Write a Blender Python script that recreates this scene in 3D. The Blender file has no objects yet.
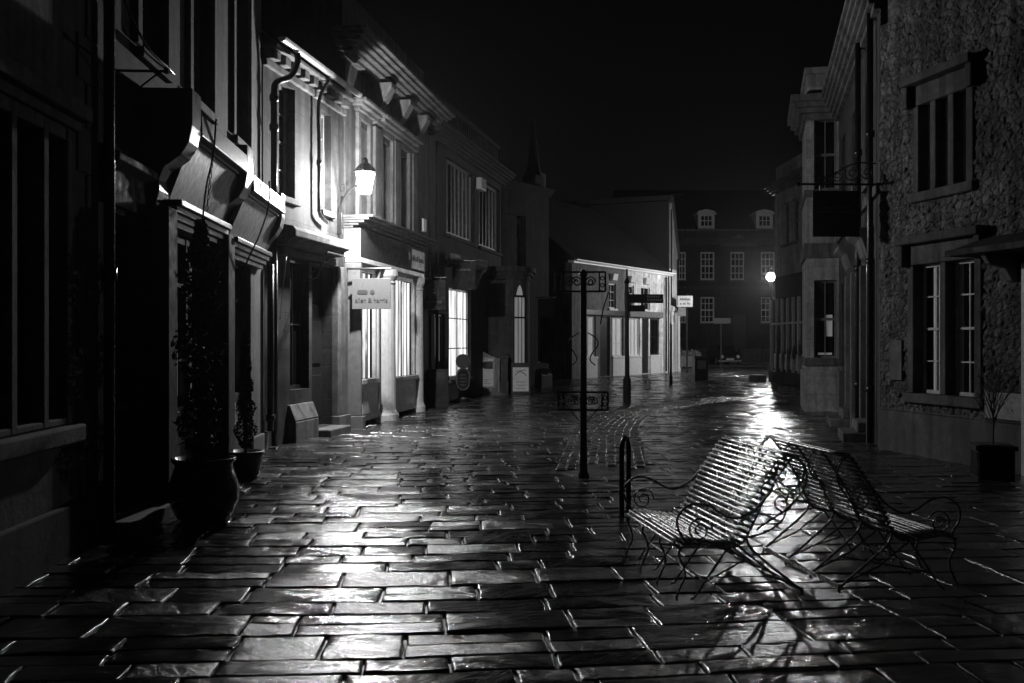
import bpy, bmesh, math, random
import numpy as np
from mathutils import Vector, Matrix, noise as mnoise

random.seed(7)
rng = np.random.default_rng(11)
scene = bpy.context.scene
COL = scene.collection
R = math.radians
CAM_H, HORIZ, FPX = 1.65, 341.0, 1000.0

# ------------------------------------------------------------------ materials
def new_mat(name):
    m = bpy.data.materials.new(name); m.use_nodes = True
    nt = m.node_tree; nt.nodes.clear()
    out = nt.nodes.new('ShaderNodeOutputMaterial')
    b = nt.nodes.new('ShaderNodeBsdfPrincipled')
    nt.links.new(b.outputs[0], out.inputs[0])
    return m, nt, b

def N(nt, typ, **kw):
    n = nt.nodes.new(typ)
    for k, v in kw.items():
        if hasattr(n, k): setattr(n, k, v)
        else: n.inputs[k].default_value = v
    return n

def ramp(nt, fac, p0, c0, p1, c1):
    r = nt.nodes.new('ShaderNodeValToRGB')
    r.color_ramp.elements[0].position = p0; r.color_ramp.elements[0].color = (c0, c0, c0, 1)
    r.color_ramp.elements[1].position = p1; r.color_ramp.elements[1].color = (c1, c1, c1, 1)
    nt.links.new(fac, r.inputs[0]); return r.outputs[0]

def mult(nt, a, b):
    m = nt.nodes.new('ShaderNodeMix'); m.data_type = 'RGBA'; m.blend_type = 'MULTIPLY'
    m.inputs[0].default_value = 1.0
    nt.links.new(a, m.inputs[6]); nt.links.new(b, m.inputs[7]); return m.outputs[2]

def facade_vec(nt):
    """object coordinates with the wall laid in x / z"""
    tc = nt.nodes.new('ShaderNodeTexCoord')
    sp = nt.nodes.new('ShaderNodeSeparateXYZ'); cb = nt.nodes.new('ShaderNodeCombineXYZ')
    nt.links.new(tc.outputs['Object'], sp.inputs[0])
    ad = nt.nodes.new('ShaderNodeMath'); ad.operation = 'ADD'
    nt.links.new(sp.outputs[0], ad.inputs[0]); nt.links.new(sp.outputs[1], ad.inputs[1])
    nt.links.new(ad.outputs[0], cb.inputs[0]); nt.links.new(sp.outputs[2], cb.inputs[1]); nt.links.new(sp.outputs[1], cb.inputs[2])
    return cb.outputs[0]

def masonry(name, col, var=0.35, rough=0.85, brick=None, bump=0.5, grain=35.0, streak=0.5, mortar=0.55, joint=0.012, dist=0.012):
    m, nt, b = new_mat(name)
    v = facade_vec(nt)
    n1 = N(nt, 'ShaderNodeTexNoise', Scale=1.3, Detail=6.0, Roughness=0.62); nt.links.new(v, n1.inputs['Vector'])
    c = ramp(nt, n1.outputs[0], 0.3, col * (1 - var), 0.72, col * (1 + var))
    n5 = N(nt, 'ShaderNodeTexNoise', Scale=3.7, Detail=10.0, Roughness=0.7, Distortion=0.6); nt.links.new(v, n5.inputs['Vector'])
    c = mult(nt, c, ramp(nt, n5.outputs[0], 0.4, 1 - streak * .8, 0.58, 1.08))
    mp = N(nt, 'ShaderNodeMapping'); mp.inputs['Scale'].default_value = (5.5, 0.5, 3); nt.links.new(v, mp.inputs[0])
    n2 = N(nt, 'ShaderNodeTexNoise', Scale=1.0, Detail=5.0); nt.links.new(mp.outputs[0], n2.inputs['Vector'])
    s = ramp(nt, n2.outputs[0], 0.38, 1 - min(.9, streak * 1.15), 0.58, 1.05)
    c = mult(nt, c, s)
    n3 = N(nt, 'ShaderNodeTexNoise', Scale=grain, Detail=6.0, Roughness=0.7); nt.links.new(v, n3.inputs['Vector'])
    c = mult(nt, c, ramp(nt, n3.outputs[0], 0.3, 0.72, 0.7, 1.1))
    bp = N(nt, 'ShaderNodeBump', Strength=bump, Distance=dist)
    h = n3.outputs[0]
    if brick:
        bk = N(nt, 'ShaderNodeTexBrick', Scale=1.0)
        bk.inputs['Brick Width'].default_value = brick[0]; bk.inputs['Row Height'].default_value = brick[1]
        bk.inputs['Mortar Size'].default_value = joint; bk.inputs['Mortar Smooth'].default_value = 0.3
        bk.inputs['Color1'].default_value = (1, 1, 1, 1); bk.inputs['Color2'].default_value = (0.78, 0.78, 0.78, 1)
        bk.inputs['Mortar'].default_value = (mortar, mortar, mortar, 1)
        nt.links.new(v, bk.inputs['Vector'])
        c = mult(nt, c, bk.outputs[0])
        mx = nt.nodes.new('ShaderNodeMath'); mx.operation = 'SUBTRACT'
        nt.links.new(n3.outputs[0], mx.inputs[0]); nt.links.new(bk.outputs[1], mx.inputs[1]); h = mx.outputs[0]
    nt.links.new(h, bp.inputs['Height']); nt.links.new(bp.outputs[0], b.inputs['Normal'])
    nt.links.new(c, b.inputs['Base Color']); b.inputs['Roughness'].default_value = rough
    return m

def paint(name, col, rough=0.45, metal=0.0, var=0.25, scale=9.0, bump=0.15, grain=None):
    m, nt, b = new_mat(name)
    tc = nt.nodes.new('ShaderNodeTexCoord')
    mp = N(nt, 'ShaderNodeMapping'); nt.links.new(tc.outputs['Object'], mp.inputs[0])
    if grain: mp.inputs['Scale'].default_value = grain
    n = N(nt, 'ShaderNodeTexNoise', Scale=scale, Detail=5.0, Roughness=0.6); nt.links.new(mp.outputs[0], n.inputs['Vector'])
    nt.links.new(ramp(nt, n.outputs[0], 0.3, col * (1 - var), 0.7, col * (1 + var)), b.inputs['Base Color'])
    nt.links.new(ramp(nt, n.outputs[0], 0.3, min(1, rough * 1.25), 0.7, rough * 0.8), b.inputs['Roughness'])
    b.inputs['Metallic'].default_value = metal
    bp = N(nt, 'ShaderNodeBump', Strength=bump, Distance=0.004); nt.links.new(n.outputs[0], bp.inputs['Height'])
    nt.links.new(bp.outputs[0], b.inputs['Normal'])
    return m

def glow(name, strength, col=1.0, var=0.0, scale=(3, 3, 0.5), clear=False):
    m, nt, b = new_mat(name)
    b.inputs['Base Color'].default_value = (col * .6,) * 3 + (1,)
    b.inputs['Emission Color'].default_value = (1, 1, 1, 1); b.inputs['Emission Strength'].default_value = strength
    if var:
        tc = nt.nodes.new('ShaderNodeTexCoord'); mp = N(nt, 'ShaderNodeMapping'); mp.inputs['Scale'].default_value = scale
        nt.links.new(tc.outputs['Object'], mp.inputs[0])
        n = N(nt, 'ShaderNodeTexNoise', Scale=1.0, Detail=4.0); nt.links.new(mp.outputs[0], n.inputs['Vector'])
        nt.links.new(ramp(nt, n.outputs[0], 0.4, 1 - var, 0.6, 1.0), b.inputs['Emission Color'])
    if clear:
        out = [q for q in nt.nodes if q.type == 'OUTPUT_MATERIAL'][0]
        t = nt.nodes.new('ShaderNodeBsdfTransparent'); e = nt.nodes.new('ShaderNodeEmission'); a = nt.nodes.new('ShaderNodeAddShader')
        e.inputs[1].default_value = strength
        nt.links.new(t.outputs[0], a.inputs[0]); nt.links.new(e.outputs[0], a.inputs[1]); nt.links.new(a.outputs[0], out.inputs[0])
    return m

def wet(name, lo=0.03, hi=0.075, r0=0.1, r1=0.42, fine=0.35, streak_dir=0.09, slab=False, ripple=.3, grit=75.0):
    m, nt, b = new_mat(name)
    tc = nt.nodes.new('ShaderNodeTexCoord')
    n1 = N(nt, 'ShaderNodeTexNoise', Scale=2.3, Detail=6.0, Roughness=0.6); nt.links.new(tc.outputs['Object'], n1.inputs['Vector'])
    mp = N(nt, 'ShaderNodeMapping'); mp.inputs['Scale'].default_value = (2.2, 9, 4); mp.inputs['Rotation'].default_value = (0, 0, streak_dir + .12)
    nt.links.new(tc.outputs['Object'], mp.inputs[0])
    src = tc.outputs['Object']
    if slab:
        a0_ = nt.nodes.new('ShaderNodeAttribute'); a0_.attribute_name = 'slab'
        mm = nt.nodes.new('ShaderNodeMath'); mm.operation = 'MULTIPLY_ADD'; mm.inputs[1].default_value = 2.2; mm.inputs[2].default_value = -1.1; nt.links.new(a0_.outputs['Fac'], mm.inputs[0])
        vr = nt.nodes.new('ShaderNodeVectorRotate'); vr.rotation_type = 'Z_AXIS'; nt.links.new(src, vr.inputs['Vector']); nt.links.new(mm.outputs[0], vr.inputs['Angle'])
        src = vr.outputs[0]; nt.links.new(src, mp.inputs[0])
    n2 = N(nt, 'ShaderNodeTexNoise', Scale=1.6, Detail=7.0, Roughness=0.65, Distortion=1.1); nt.links.new(mp.outputs[0], n2.inputs['Vector'])
    n3 = N(nt, 'ShaderNodeTexNoise', Scale=grit, Detail=4.0, Roughness=0.7); nt.links.new(tc.outputs['Object'], n3.inputs['Vector'])
    c = mult(nt, ramp(nt, n1.outputs[0], 0.3, lo, 0.7, hi), ramp(nt, n2.outputs[0], 0.35, 0.75, 0.65, 1.15))
    nt.links.new(c, b.inputs['Base Color'])
    add = nt.nodes.new('ShaderNodeMath'); add.operation = 'ADD'
    nt.links.new(n1.outputs[0], add.inputs[0]); nt.links.new(n2.outputs[0], add.inputs[1])
    nt.links.new(ramp(nt, add.outputs[0], 0.38, r0, 0.62, r1), b.inputs['Roughness'])
    add.inputs[1].default_value = .5
    hf = nt.nodes.new('ShaderNodeMath'); hf.operation = 'MULTIPLY'; hf.inputs[1].default_value = 0.5
    nt.links.new(add.outputs[0], hf.inputs[0])
    rr = [n for n in nt.nodes if n.type == 'VALTORGB'][-1]
    nt.links.new(hf.outputs[0], rr.inputs[0])
    # cleft streaks, plus grit where the stone stands out of the water film
    msk = ramp(nt, n1.outputs[0], 0.42, 0.04, 0.62, 1.0)
    if slab:
        at = nt.nodes.new('ShaderNodeAttribute'); at.attribute_name = 'slab'
        md = nt.nodes.new('ShaderNodeMath'); md.operation = 'MULTIPLY_ADD'; md.inputs[1].default_value = .75; nt.links.new(at.outputs['Fac'], md.inputs[0])
        sb = nt.nodes.new('ShaderNodeMath'); sb.operation = 'ADD'; sb.inputs[1].default_value = -.36; nt.links.new(n1.outputs[0], sb.inputs[0]); nt.links.new(sb.outputs[0], md.inputs[2])
        msk = ramp(nt, md.outputs[0], 0.46, 0.0, 0.82, 1.0)
        ad2 = nt.nodes.new('ShaderNodeMath'); ad2.operation = 'MULTIPLY_ADD'; ad2.inputs[1].default_value = .16; nt.links.new(at.outputs['Fac'], ad2.inputs[0])
        of = nt.nodes.new('ShaderNodeMath'); of.operation = 'ADD'; of.inputs[1].default_value = -.08; nt.links.new(hf.outputs[0], of.inputs[0]); nt.links.new(of.outputs[0], ad2.inputs[2])
        nt.links.new(ad2.outputs[0], rr.inputs[0])
        nt.links.new(mult(nt, c, ramp(nt, at.outputs['Fac'], 0.0, .6, 1.0, 1.3)), b.inputs['Base Color'])
    g = nt.nodes.new('ShaderNodeMath'); g.operation = 'MULTIPLY'; nt.links.new(n3.outputs[0], g.inputs[0]); nt.links.new(msk, g.inputs[1])
    b2 = N(nt, 'ShaderNodeBump', Strength=0.6, Distance=0.011); nt.links.new(n2.outputs[0], b2.inputs['Height'])
    b1 = N(nt, 'ShaderNodeBump', Strength=fine, Distance=0.006); nt.links.new(g.outputs[0], b1.inputs['Height']); nt.links.new(b2.outputs[0], b1.inputs['Normal'])
    n4 = N(nt, 'ShaderNodeTexNoise', Scale=1.0, Detail=3.0, Roughness=0.55, Distortion=0.8)
    mp4 = N(nt, 'ShaderNodeMapping'); mp4.inputs['Scale'].default_value = (10, 20, 9); mp4.inputs['Rotation'].default_value = (0, 0, .5)
    nt.links.new(src, mp4.inputs[0]); nt.links.new(mp4.outputs[0], n4.inputs['Vector'])
    b4_ = N(nt, 'ShaderNodeBump', Strength=ripple, Distance=0.007); nt.links.new(n4.outputs[0], b4_.inputs['Height']); nt.links.new(b1.outputs[0], b4_.inputs['Normal'])
    nt.links.new(b4_.outputs[0], b.inputs['Normal'])
    b.inputs['Specular IOR Level'].default_value = 1.0
    return m

M = dict(
    render=masonry('weathered_render', 0.13, 0.3, brick=None, bump=0.6, grain=14, streak=0.55),
    ashlar=masonry('ashlar_stone', 0.085, 0.28, brick=(0.95, 0.34), bump=0.35, grain=30, streak=0.5, mortar=0.6, joint=0.006),
    ashlar_mid=masonry('stained_ashlar_stone', 0.052, 0.3, brick=(0.7, 0.3), bump=0.45, grain=30, streak=0.65, mortar=0.45, joint=0.008),
    ashlar_dark=masonry('sooty_ashlar_stone', 0.08, 0.35, brick=(0.9, 0.32), bump=0.4, grain=25, streak=0.5, mortar=0.6, joint=0.006),
    shade_ashlar=masonry('shade_dark_ashlar', 0.028, 0.35, brick=(0.9, 0.32), bump=0.4, grain=25, streak=0.5, mortar=0.6, joint=0.006),  # darker copy of the ashlar; low light on these fronts is put into it
    stone=masonry('dressed_stone', 0.15, 0.22, bump=0.35, grain=24, streak=0.4),
    stone_mid=masonry('worn_dressed_stone', 0.1, 0.3, bump=0.4, grain=24, streak=0.5),
    stone_dark=masonry('sooty_dressed_stone', 0.07, 0.3, bump=0.35, grain=24, streak=0.45),
    pale=masonry('pale_limestone', 0.45, 0.18, brick=(0.9, 0.42), bump=0.3, grain=18, streak=0.3, mortar=0.6, joint=0.006),
    rubble=masonry('rubble_stone', 0.145, 0.6, brick=None, bump=0.9, grain=26, streak=0.5, dist=0.03),
    plinth=masonry('smooth_plinth_render', 0.085, 0.25, bump=0.3, grain=10, streak=0.35),
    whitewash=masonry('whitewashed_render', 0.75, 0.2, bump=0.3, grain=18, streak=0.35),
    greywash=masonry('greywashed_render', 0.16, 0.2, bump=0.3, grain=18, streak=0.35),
    white=paint('white_paint', 0.62, 0.4, var=0.12),
    gloss=paint('fresh_white_gutter', 0.82, 0.4, var=0.06),
    cream=paint('old_cream_paint', 0.42, 0.45, var=0.2),
    grey=paint('grey_paint', 0.16, 0.45),
    dark=paint('dark_paint', 0.02, 0.35),
    matt=paint('matt_dark_fascia', 0.012, 0.8),
    black=paint('black_iron', 0.012, 0.3, var=0.4, scale=40, bump=0.25),
    wood=paint('bare_weathered_timber', 0.26, 0.5, var=0.75, scale=3.0, bump=0.6, grain=(9, 9, 0.8)),
    flash=paint('lead_flashing', 0.1, 0.4, metal=0.3, var=0.4, scale=14, bump=0.4),
    lead=paint('zinc_gutter', 0.45, 0.35, metal=0.5, var=0.3),
    slate=masonry('wet_slate_roof', 0.03, 0.4, rough=0.5, brick=(0.3, 0.2), bump=0.5, grain=20, streak=0.2),
    glass=paint('dark_window_glass', 0.006, 0.05, var=0.3, scale=2.0, bump=0.05),
    iron=paint('galvanised_bench_steel', 0.3, 0.28, metal=0.75, var=0.15, scale=25, bump=0.02),
    terracotta=paint('glazed_black_pot', 0.02, 0.18, var=0.4),
    clay=paint('dark_clay_pot', 0.04, 0.35, var=0.4),
    leaf=paint('dark_evergreen_leaf', 0.01, 0.75, var=0.6, scale=30),
    bark=paint('dark_bark', 0.05, 0.7, var=0.4, scale=40),
    curtain=paint('pale_curtain', 0.8, 0.8, var=0.3, scale=4, grain=(14, 4, 0.6)),
    poster=paint('pale_poster_paper', 0.85, 0.5, var=0.12),
    paper_dark=paint('dark_print', 0.05, 0.5),
    paper_mid=paint('mid_grey_print', 0.2, 0.5, var=0.3),
    board=paint('black_sign_board', 0.012, 0.7, var=0.3),
    faint=paint('faded_sign_lettering', 0.09, 0.5),
    signgrey=paint('satin_sign_panel', 0.14, 0.3, var=0.08),
    slat=glow('lit_blind_slat', .8, var=0.7, scale=(7, 2, 0.5)),
    slat_dim=glow('dimly_lit_blind', 0.07, var=0.6, scale=(9, 3, 0.8)),
    slat_low=glow('low_lit_curtain', 0.05, var=0.8, scale=(9, 3, 0.9)),
    lampglass=glow('glowing_lamp_glass', 8.0, clear=True),
    bulb=glow('lamp_bulb', 200.0),
    paving=wet('wet_pennant_paving', r0=.03, r1=.24, fine=.8, slab=True, ripple=.6, grit=42.0),
    setts=wet('wet_setts', lo=0.03, hi=0.07, r0=0.15, r1=0.5, fine=0.5),
    ground=wet('wet_ground', lo=0.02, hi=0.045, r0=0.25, r1=0.6, fine=0.4),
    road=wet('wet_tarmac', lo=0.025, hi=0.05, r0=0.15, r1=0.45, fine=0.4),
    carpaint=paint('dark_car_paint', 0.03, 0.15, metal=0.3),
    flower=paint('pale_flowers', 0.3, 0.7, var=0.4, scale=20),
)

def add_stones(m, sx, sz):
    nt = m.node_tree; b = [q for q in nt.nodes if q.type == 'BSDF_PRINCIPLED'][0]
    old = b.inputs['Base Color'].links[0].from_socket; v = facade_vec(nt)
    ds = N(nt, 'ShaderNodeTexNoise', Scale=7.0, Detail=3.0); nt.links.new(v, ds.inputs['Vector'])
    mx = nt.nodes.new('ShaderNodeMix'); mx.data_type = 'RGBA'; mx.inputs[0].default_value = .06; nt.links.new(v, mx.inputs[6]); nt.links.new(ds.outputs[1], mx.inputs[7])
    mp = N(nt, 'ShaderNodeMapping'); mp.inputs['Scale'].default_value = (sx, sz, 1); nt.links.new(mx.outputs[2], mp.inputs[0])
    vo = N(nt, 'ShaderNodeTexVoronoi', Scale=1.0); vo.voronoi_dimensions = '2D'; nt.links.new(mp.outputs[0], vo.inputs['Vector'])
    ve = N(nt, 'ShaderNodeTexVoronoi', Scale=1.0); ve.voronoi_dimensions = '2D'; ve.feature = 'DISTANCE_TO_EDGE'; nt.links.new(mp.outputs[0], ve.inputs['Vector'])
    bwc = nt.nodes.new('ShaderNodeRGBToBW'); nt.links.new(vo.outputs['Color'], bwc.inputs[0])
    c = mult(nt, old, ramp(nt, bwc.outputs[0], 0.2, .7, .8, 1.25)); c = mult(nt, c, ramp(nt, ve.outputs['Distance'], .0, .4, .1, 1.0))
    nt.links.new(c, b.inputs['Base Color'])
    ob = b.inputs['Normal'].links[0].from_socket
    bp = N(nt, 'ShaderNodeBump', Strength=.55, Distance=0.025); nt.links.new(ramp(nt, ve.outputs['Distance'], .0, 0, .25, 1.0), bp.inputs['Height']); nt.links.new(ob, bp.inputs['Normal']); nt.links.new(bp.outputs[0], b.inputs['Normal'])
add_stones(M['rubble'], 7.5, 10.5)

# ------------------------------------------------------------------ mesh builder
class MB:
    def __init__(s): s.v = []; s.f = []
    def add(s, vs, fs):
        o = len(s.v); s.v += [tuple(p) for p in vs]; s.f += [tuple(i + o for i in f) for f in fs]; return s
    def box(s, x0, x1, y0, y1, z0, z1):
        return s.add([(x0, y0, z0), (x1, y0, z0), (x1, y1, z0), (x0, y1, z0), (x0, y0, z1), (x1, y0, z1), (x1, y1, z1), (x0, y1, z1)],
                     [(0, 3, 2, 1), (4, 5, 6, 7), (0, 1, 5, 4), (1, 2, 6, 5), (2, 3, 7, 6), (3, 0, 4, 7)])
    def quad(s, a, b, c, d): return s.add([a, b, c, d], [(0, 1, 2, 3)])
    def prism_x(s, prof, x0, x1):
        """profile of (y, z) swept along x"""
        n = len(prof)
        return s.add([(x0, y, z) for y, z in prof] + [(x1, y, z) for y, z in prof],
                     [tuple(range(n))[::-1], tuple(range(n, 2 * n))] + [(i, (i + 1) % n, n + (i + 1) % n, n + i) for i in range(n)])
    def prism_y(s, prof, y0, y1):
        n = len(prof)
        return s.add([(x, y0, z) for x, z in prof] + [(x, y1, z) for x, z in prof],
                     [tuple(range(n)), tuple(range(n, 2 * n))[::-1]] + [(i, n + i, n + (i + 1) % n, (i + 1) % n) for i in range(n)])
    def prism_z(s, prof, z0, z1):
        n = len(prof)
        return s.add([(x, y, z0) for x, y in prof] + [(x, y, z1) for x, y in prof],
                     [tuple(range(n))[::-1], tuple(range(n, 2 * n))] + [(i, (i + 1) % n, n + (i + 1) % n, n + i) for i in range(n)])
    def lathe(s, cx, cy, prof, n=20):
        vs, fs = [], []
        for r, z in prof:
            for k in range(n):
                a = 2 * math.pi * k / n; vs.append((cx + r * math.cos(a), cy + r * math.sin(a), z))
        for i in range(len(prof) - 1):
            for k in range(n):
                fs.append((i * n + k, i * n + (k + 1) % n, (i + 1) * n + (k + 1) % n, (i + 1) * n + k))
        fs.append(tuple(range(n))[::-1]); fs.append(tuple(range((len(prof) - 1) * n, len(prof) * n)))
        return s.add(vs, fs)
    def tube(s, pts, r, n=6):
        pts = [Vector(p) for p in pts]
        vs, fs = [], []; ref = None
        for i, p in enumerate(pts):
            t = (pts[min(i + 1, len(pts) - 1)] - pts[max(i - 1, 0)])
            t = t.normalized() if t.length > 1e-9 else Vector((0, 0, 1))
            if ref is None:
                ref = Vector((0, 0, 1)) if abs(t.z) < 0.9 else Vector((1, 0, 0))
            a = ref - t * ref.dot(t)
            if a.length < 1e-4: a = t.orthogonal()
            a.normalize(); b = t.cross(a); ref = a
            rr = r[i] if isinstance(r, (list, tuple)) else r
            for k in range(n):
                g = 2 * math.pi * k / n; q = p + a * (rr * math.cos(g)) + b * (rr * math.sin(g)); vs.append(q[:])
        for i in range(len(pts) - 1):
            for k in range(n):
                fs.append((i * n + k, i * n + (k + 1) % n, (i + 1) * n + (k + 1) % n, (i + 1) * n + k))
        fs.append(tuple(range(n))[::-1]); fs.append(tuple(range((len(pts) - 1) * n, len(pts) * n)))
        return s.add(vs, fs)
    def build(s, name, mat, parent=None, smooth=False, bevel=0.0, loc=None, rotz=0.0):
        me = bpy.data.meshes.new(name); me.from_pydata(s.v, [], s.f)
        bm = bmesh.new(); bm.from_mesh(me); bmesh.ops.recalc_face_normals(bm, faces=bm.faces); bm.to_mesh(me); bm.free()
        me.materials.append(mat if not isinstance(mat, str) else M[mat])
        if smooth:
            me.shade_smooth()
        o = bpy.data.objects.new(name, me); COL.objects.link(o)
        if parent is not None: o.parent = parent
        if loc: o.location = loc
        o.rotation_euler[2] = rotz
        if bevel:
            md = o.modifiers.new('edge', 'BEVEL'); md.width = bevel; md.segments = 2; md.limit_method = 'ANGLE'; md.angle_limit = R(40)
        return o

def tag(o, label, cat, group=None):
    o['label'] = label; o['category'] = cat
    if group: o['group'] = group
    return o

def thing(name, label, cat, loc=(0, 0, 0), rotz=0.0, group=None):
    o = bpy.data.objects.new(name, None); COL.objects.link(o); o.empty_display_size = 0.2
    o.location = loc; o.rotation_euler[2] = rotz
    return tag(o, label, cat, group)

def copy_thing(root, loc, rotz, label=None):
    r = root.copy(); COL.objects.link(r); r.location = loc; r.rotation_euler[2] = rotz
    if label: r['label'] = label
    for ch in list(root.children):
        c = ch.copy(); COL.objects.link(c); c.parent = r
        for g in list(ch.children):
            d = g.copy(); COL.objects.link(d); d.parent = c
    return r

def lettering(txt, size, mat, parent, x, y, z, name='lettering', width=None, extr=0.004):
    cu = bpy.data.curves.new('text', 'FONT'); cu.body = txt; cu.size = size; cu.extrude = extr
    cu.align_x = 'CENTER'; cu.align_y = 'CENTER'; cu.resolution_u = 3
    t = bpy.data.objects.new('text', cu); COL.objects.link(t)
    bpy.context.view_layer.update()
    dg = bpy.context.evaluated_depsgraph_get()
    me = bpy.data.meshes.new_from_object(t.evaluated_get(dg), depsgraph=dg)
    bpy.data.objects.remove(t, do_unlink=True)
    me.materials.clear(); me.materials.append(M[mat])
    me.transform(Matrix.Rotation(math.pi / 2, 4, 'X'))
    if width:
        xs = [v.co.x for v in me.vertices]; w = max(xs) - min(xs)
        me.transform(Matrix.Diagonal((width / w, 1, 1, 1)))
    o = bpy.data.objects.new(name, me); COL.objects.link(o); o.parent = parent; o.location = (x, y, z)
    return o

# ------------------------------------------------------------------ facades
class Facade:
    """a wall line on the plan, left end to right end as seen from the street; local x runs along it, local y goes into the building"""
    def __init__(s, p0, p1, name, label, cat='building'):
        s.p = Vector(p0); d = Vector(p1) - s.p; s.L = d.length; s.d = d.normalized(); s.n = Vector((s.d.y, -s.d.x))
        s.ang = math.atan2(s.d.y, s.d.x)
        s.root = thing(name, label, cat, (p0[0], p0[1], 0), s.ang)
    def S(s, u, o=0.0):
        k = (u - 512) / FPX; q = s.p + s.n * o
        return (k * q.y - q.x) / (s.d.x - k * s.d.y)
    def Z(s, v, x, o=0.0):
        return CAM_H + (HORIZ - v) / FPX * (s.p.y + s.d.y * x + s.n.y * o)
    def W(s, x, o, z):
        q = s.p + s.d * x + s.n * o; return (q.x, q.y, z)

def wall_sheet(L, H, openings, reveal=0.22, depth=6.0, x0=0.0, z0=0.0, mb=None):
    m = mb or MB()
    xs = sorted({x0, L} | {a for o in openings for a in o[:2]}); zs = sorted({z0, H} | {a for o in openings for a in o[2:4]})
    xs = [x for x in xs if x0 <= x <= L]; zs = [z for z in zs if z0 <= z <= H]
    for i in range(len(xs) - 1):
        for j in range(len(zs) - 1):
            cx, cz = (xs[i] + xs[i + 1]) / 2, (zs[j] + zs[j + 1]) / 2
            if any(o[0] < cx < o[1] and o[2] < cz < o[3] for o in openings): continue
            m.quad((xs[i], 0, zs[j]), (xs[i + 1], 0, zs[j]), (xs[i + 1], 0, zs[j + 1]), (xs[i], 0, zs[j + 1]))
    for a, b, c, d in [o[:4] for o in openings]:
        t = reveal
        m.quad((a, 0, c), (a, t, c), (a, t, d), (a, 0, d)); m.quad((b, 0, c), (b, 0, d), (b, t, d), (b, t, c))
        m.quad((a, 0, d), (a, t, d), (b, t, d), (b, 0, d)); m.quad((a, 0, c), (b, 0, c), (b, t, c), (a, t, c))
    m.quad((x0, 0, z0), (x0, 0, H), (x0, depth, H), (x0, depth, z0)); m.quad((L, 0, z0), (L, depth, z0), (L, depth, H), (L, 0, H))
    m.quad((x0, depth, z0), (x0, depth, H), (L, depth, H), (L, depth, z0)); m.quad((x0, 0, H), (L, 0, H), (L, depth, H), (x0, depth, H))
    return m

def sash(root, a, b, c, d, y=0.14, cols=3, rows=4, frame='cream', pane='glass', sill='stone', bar=0.022, fr=0.055, curtain=None, meet=True, sillout=0.08, name='window'):
    """a window in opening (a..b, c..d): frame and glazing bars, with the pane, sill and curtain below it in the tree"""
    m = MB()
    m.box(a, a + fr, y - .03, y + .04, c, d); m.box(b - fr, b, y - .03, y + .04, c, d)
    m.box(a + fr, b - fr, y - .03, y + .04, d - fr, d); m.box(a + fr, b - fr, y - .03, y + .04, c, c + fr * 1.2)
    for i in range(1, cols):
        x = a + fr + (b - a - 2 * fr) * i / cols; m.box(x - bar / 2, x + bar / 2, y - .012, y + .012, c + fr * 1.2, d - fr)
    for j in range(1, rows):
        z = c + (d - c) * j / rows; t = bar * (1.8 if (meet and j * 2 == rows) else 1)
        m.box(a + fr, b - fr, y - .016, y + .016, z - t / 2, z + t / 2)
    f = m.build(name, frame, root)
    MB().box(a + .01, b - .01, y + .02, y + .03, c + .01, d - .01).build('pane', pane, f)
    if sill: MB().box(a - .08, b + .08, -sillout, y - .031, c - .1, c - .002).build('sill', sill, f, bevel=.012)
    if curtain:
        for (p, q) in curtain:
            k = MB(); n = 14
            for i in range(n):
                x0 = a + (b - a) * (p + (q - p) * i / n); x1 = a + (b - a) * (p + (q - p) * (i + 1) / n)
                y0 = y + .012 + (.004 if i % 2 else 0); y1 = y + .012 + (0 if i % 2 else .004)
                k.quad((x0, y0, c + fr), (x1, y1, c + fr), (x1, y1, d - fr), (x0, y0, d - fr))
            k.build('curtain', 'curtain', f)
    return f

def blind(root, a, b, c, d, y, n, mat='slat', gap=0.3, parent=None):
    k = MB(); w = (b - a) / n
    for i in range(n):
        x = a + w * i; g = gap * random.uniform(.6, 1.5)
        k.box(x + w * g, x + w * (1 - g * .3), y, y + .012, c, d - random.uniform(0, .02))
    return k.build('blind', mat, parent or root)

def cornice(a, b, z0, z1, out, steps=4, ret=.9, y0=0.0):
    """stepped moulding running along x"""
    m = MB(); h = (z1 - z0) / steps
    for i in range(steps):
        o = out * ((i + 1) / steps) ** 0.8; e = o * ret
        m.box(a - e, b + e, -o, y0 + .05, z0 + h * i + (.0 if i == 0 else -.0), z0 + h * (i + 1) - .004)
    return m

def pipe(root, pts, r=0.045, mat='black', name='downpipe', collars=()):
    m = MB().tube(pts, r, 10)
    for (x, y, z) in collars: m.tube([(x, y, z - .05), (x, y, z + .05)], r * 1.4, 10)
    return m.build(name, mat, root, smooth=True)

def smooth_curve(pts, n=8):
    """Catmull-Rom through the points"""
    P = [Vector(p) for p in pts]; P = [P[0] * 2 - P[1]] + P + [P[-1] * 2 - P[-2]]
    out = []
    for i in range(1, len(P) - 2):
        for k in range(n):
            t = k / n
            out.append(0.5 * ((2 * P[i]) + (P[i + 1] - P[i - 1]) * t + (2 * P[i - 1] - 5 * P[i] + 4 * P[i + 1] - P[i + 2]) * t * t + (3 * P[i] - P[i - 1] - 3 * P[i + 1] + P[i + 2]) * t ** 3))
    out.append(P[-2]); return out

def spiral(cx, cz, r0, r1, a0, turns, n=22):
    return [(cx + (r0 + (r1 - r0) * i / n) * math.cos(a0 + turns * 2 * math.pi * i / n), cz + (r0 + (r1 - r0) * i / n) * math.sin(a0 + turns * 2 * math.pi * i / n)) for i in range(n + 1)]

# ------------------------------------------------------------------ ground
def structure(o, label=None):
    o['kind'] = 'structure'; return o

g = MB().quad((-250, -60, 0), (250, -60, 0), (250, 400, 0), (-250, 400, 0)).build('ground', 'ground')
structure(g)

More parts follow.
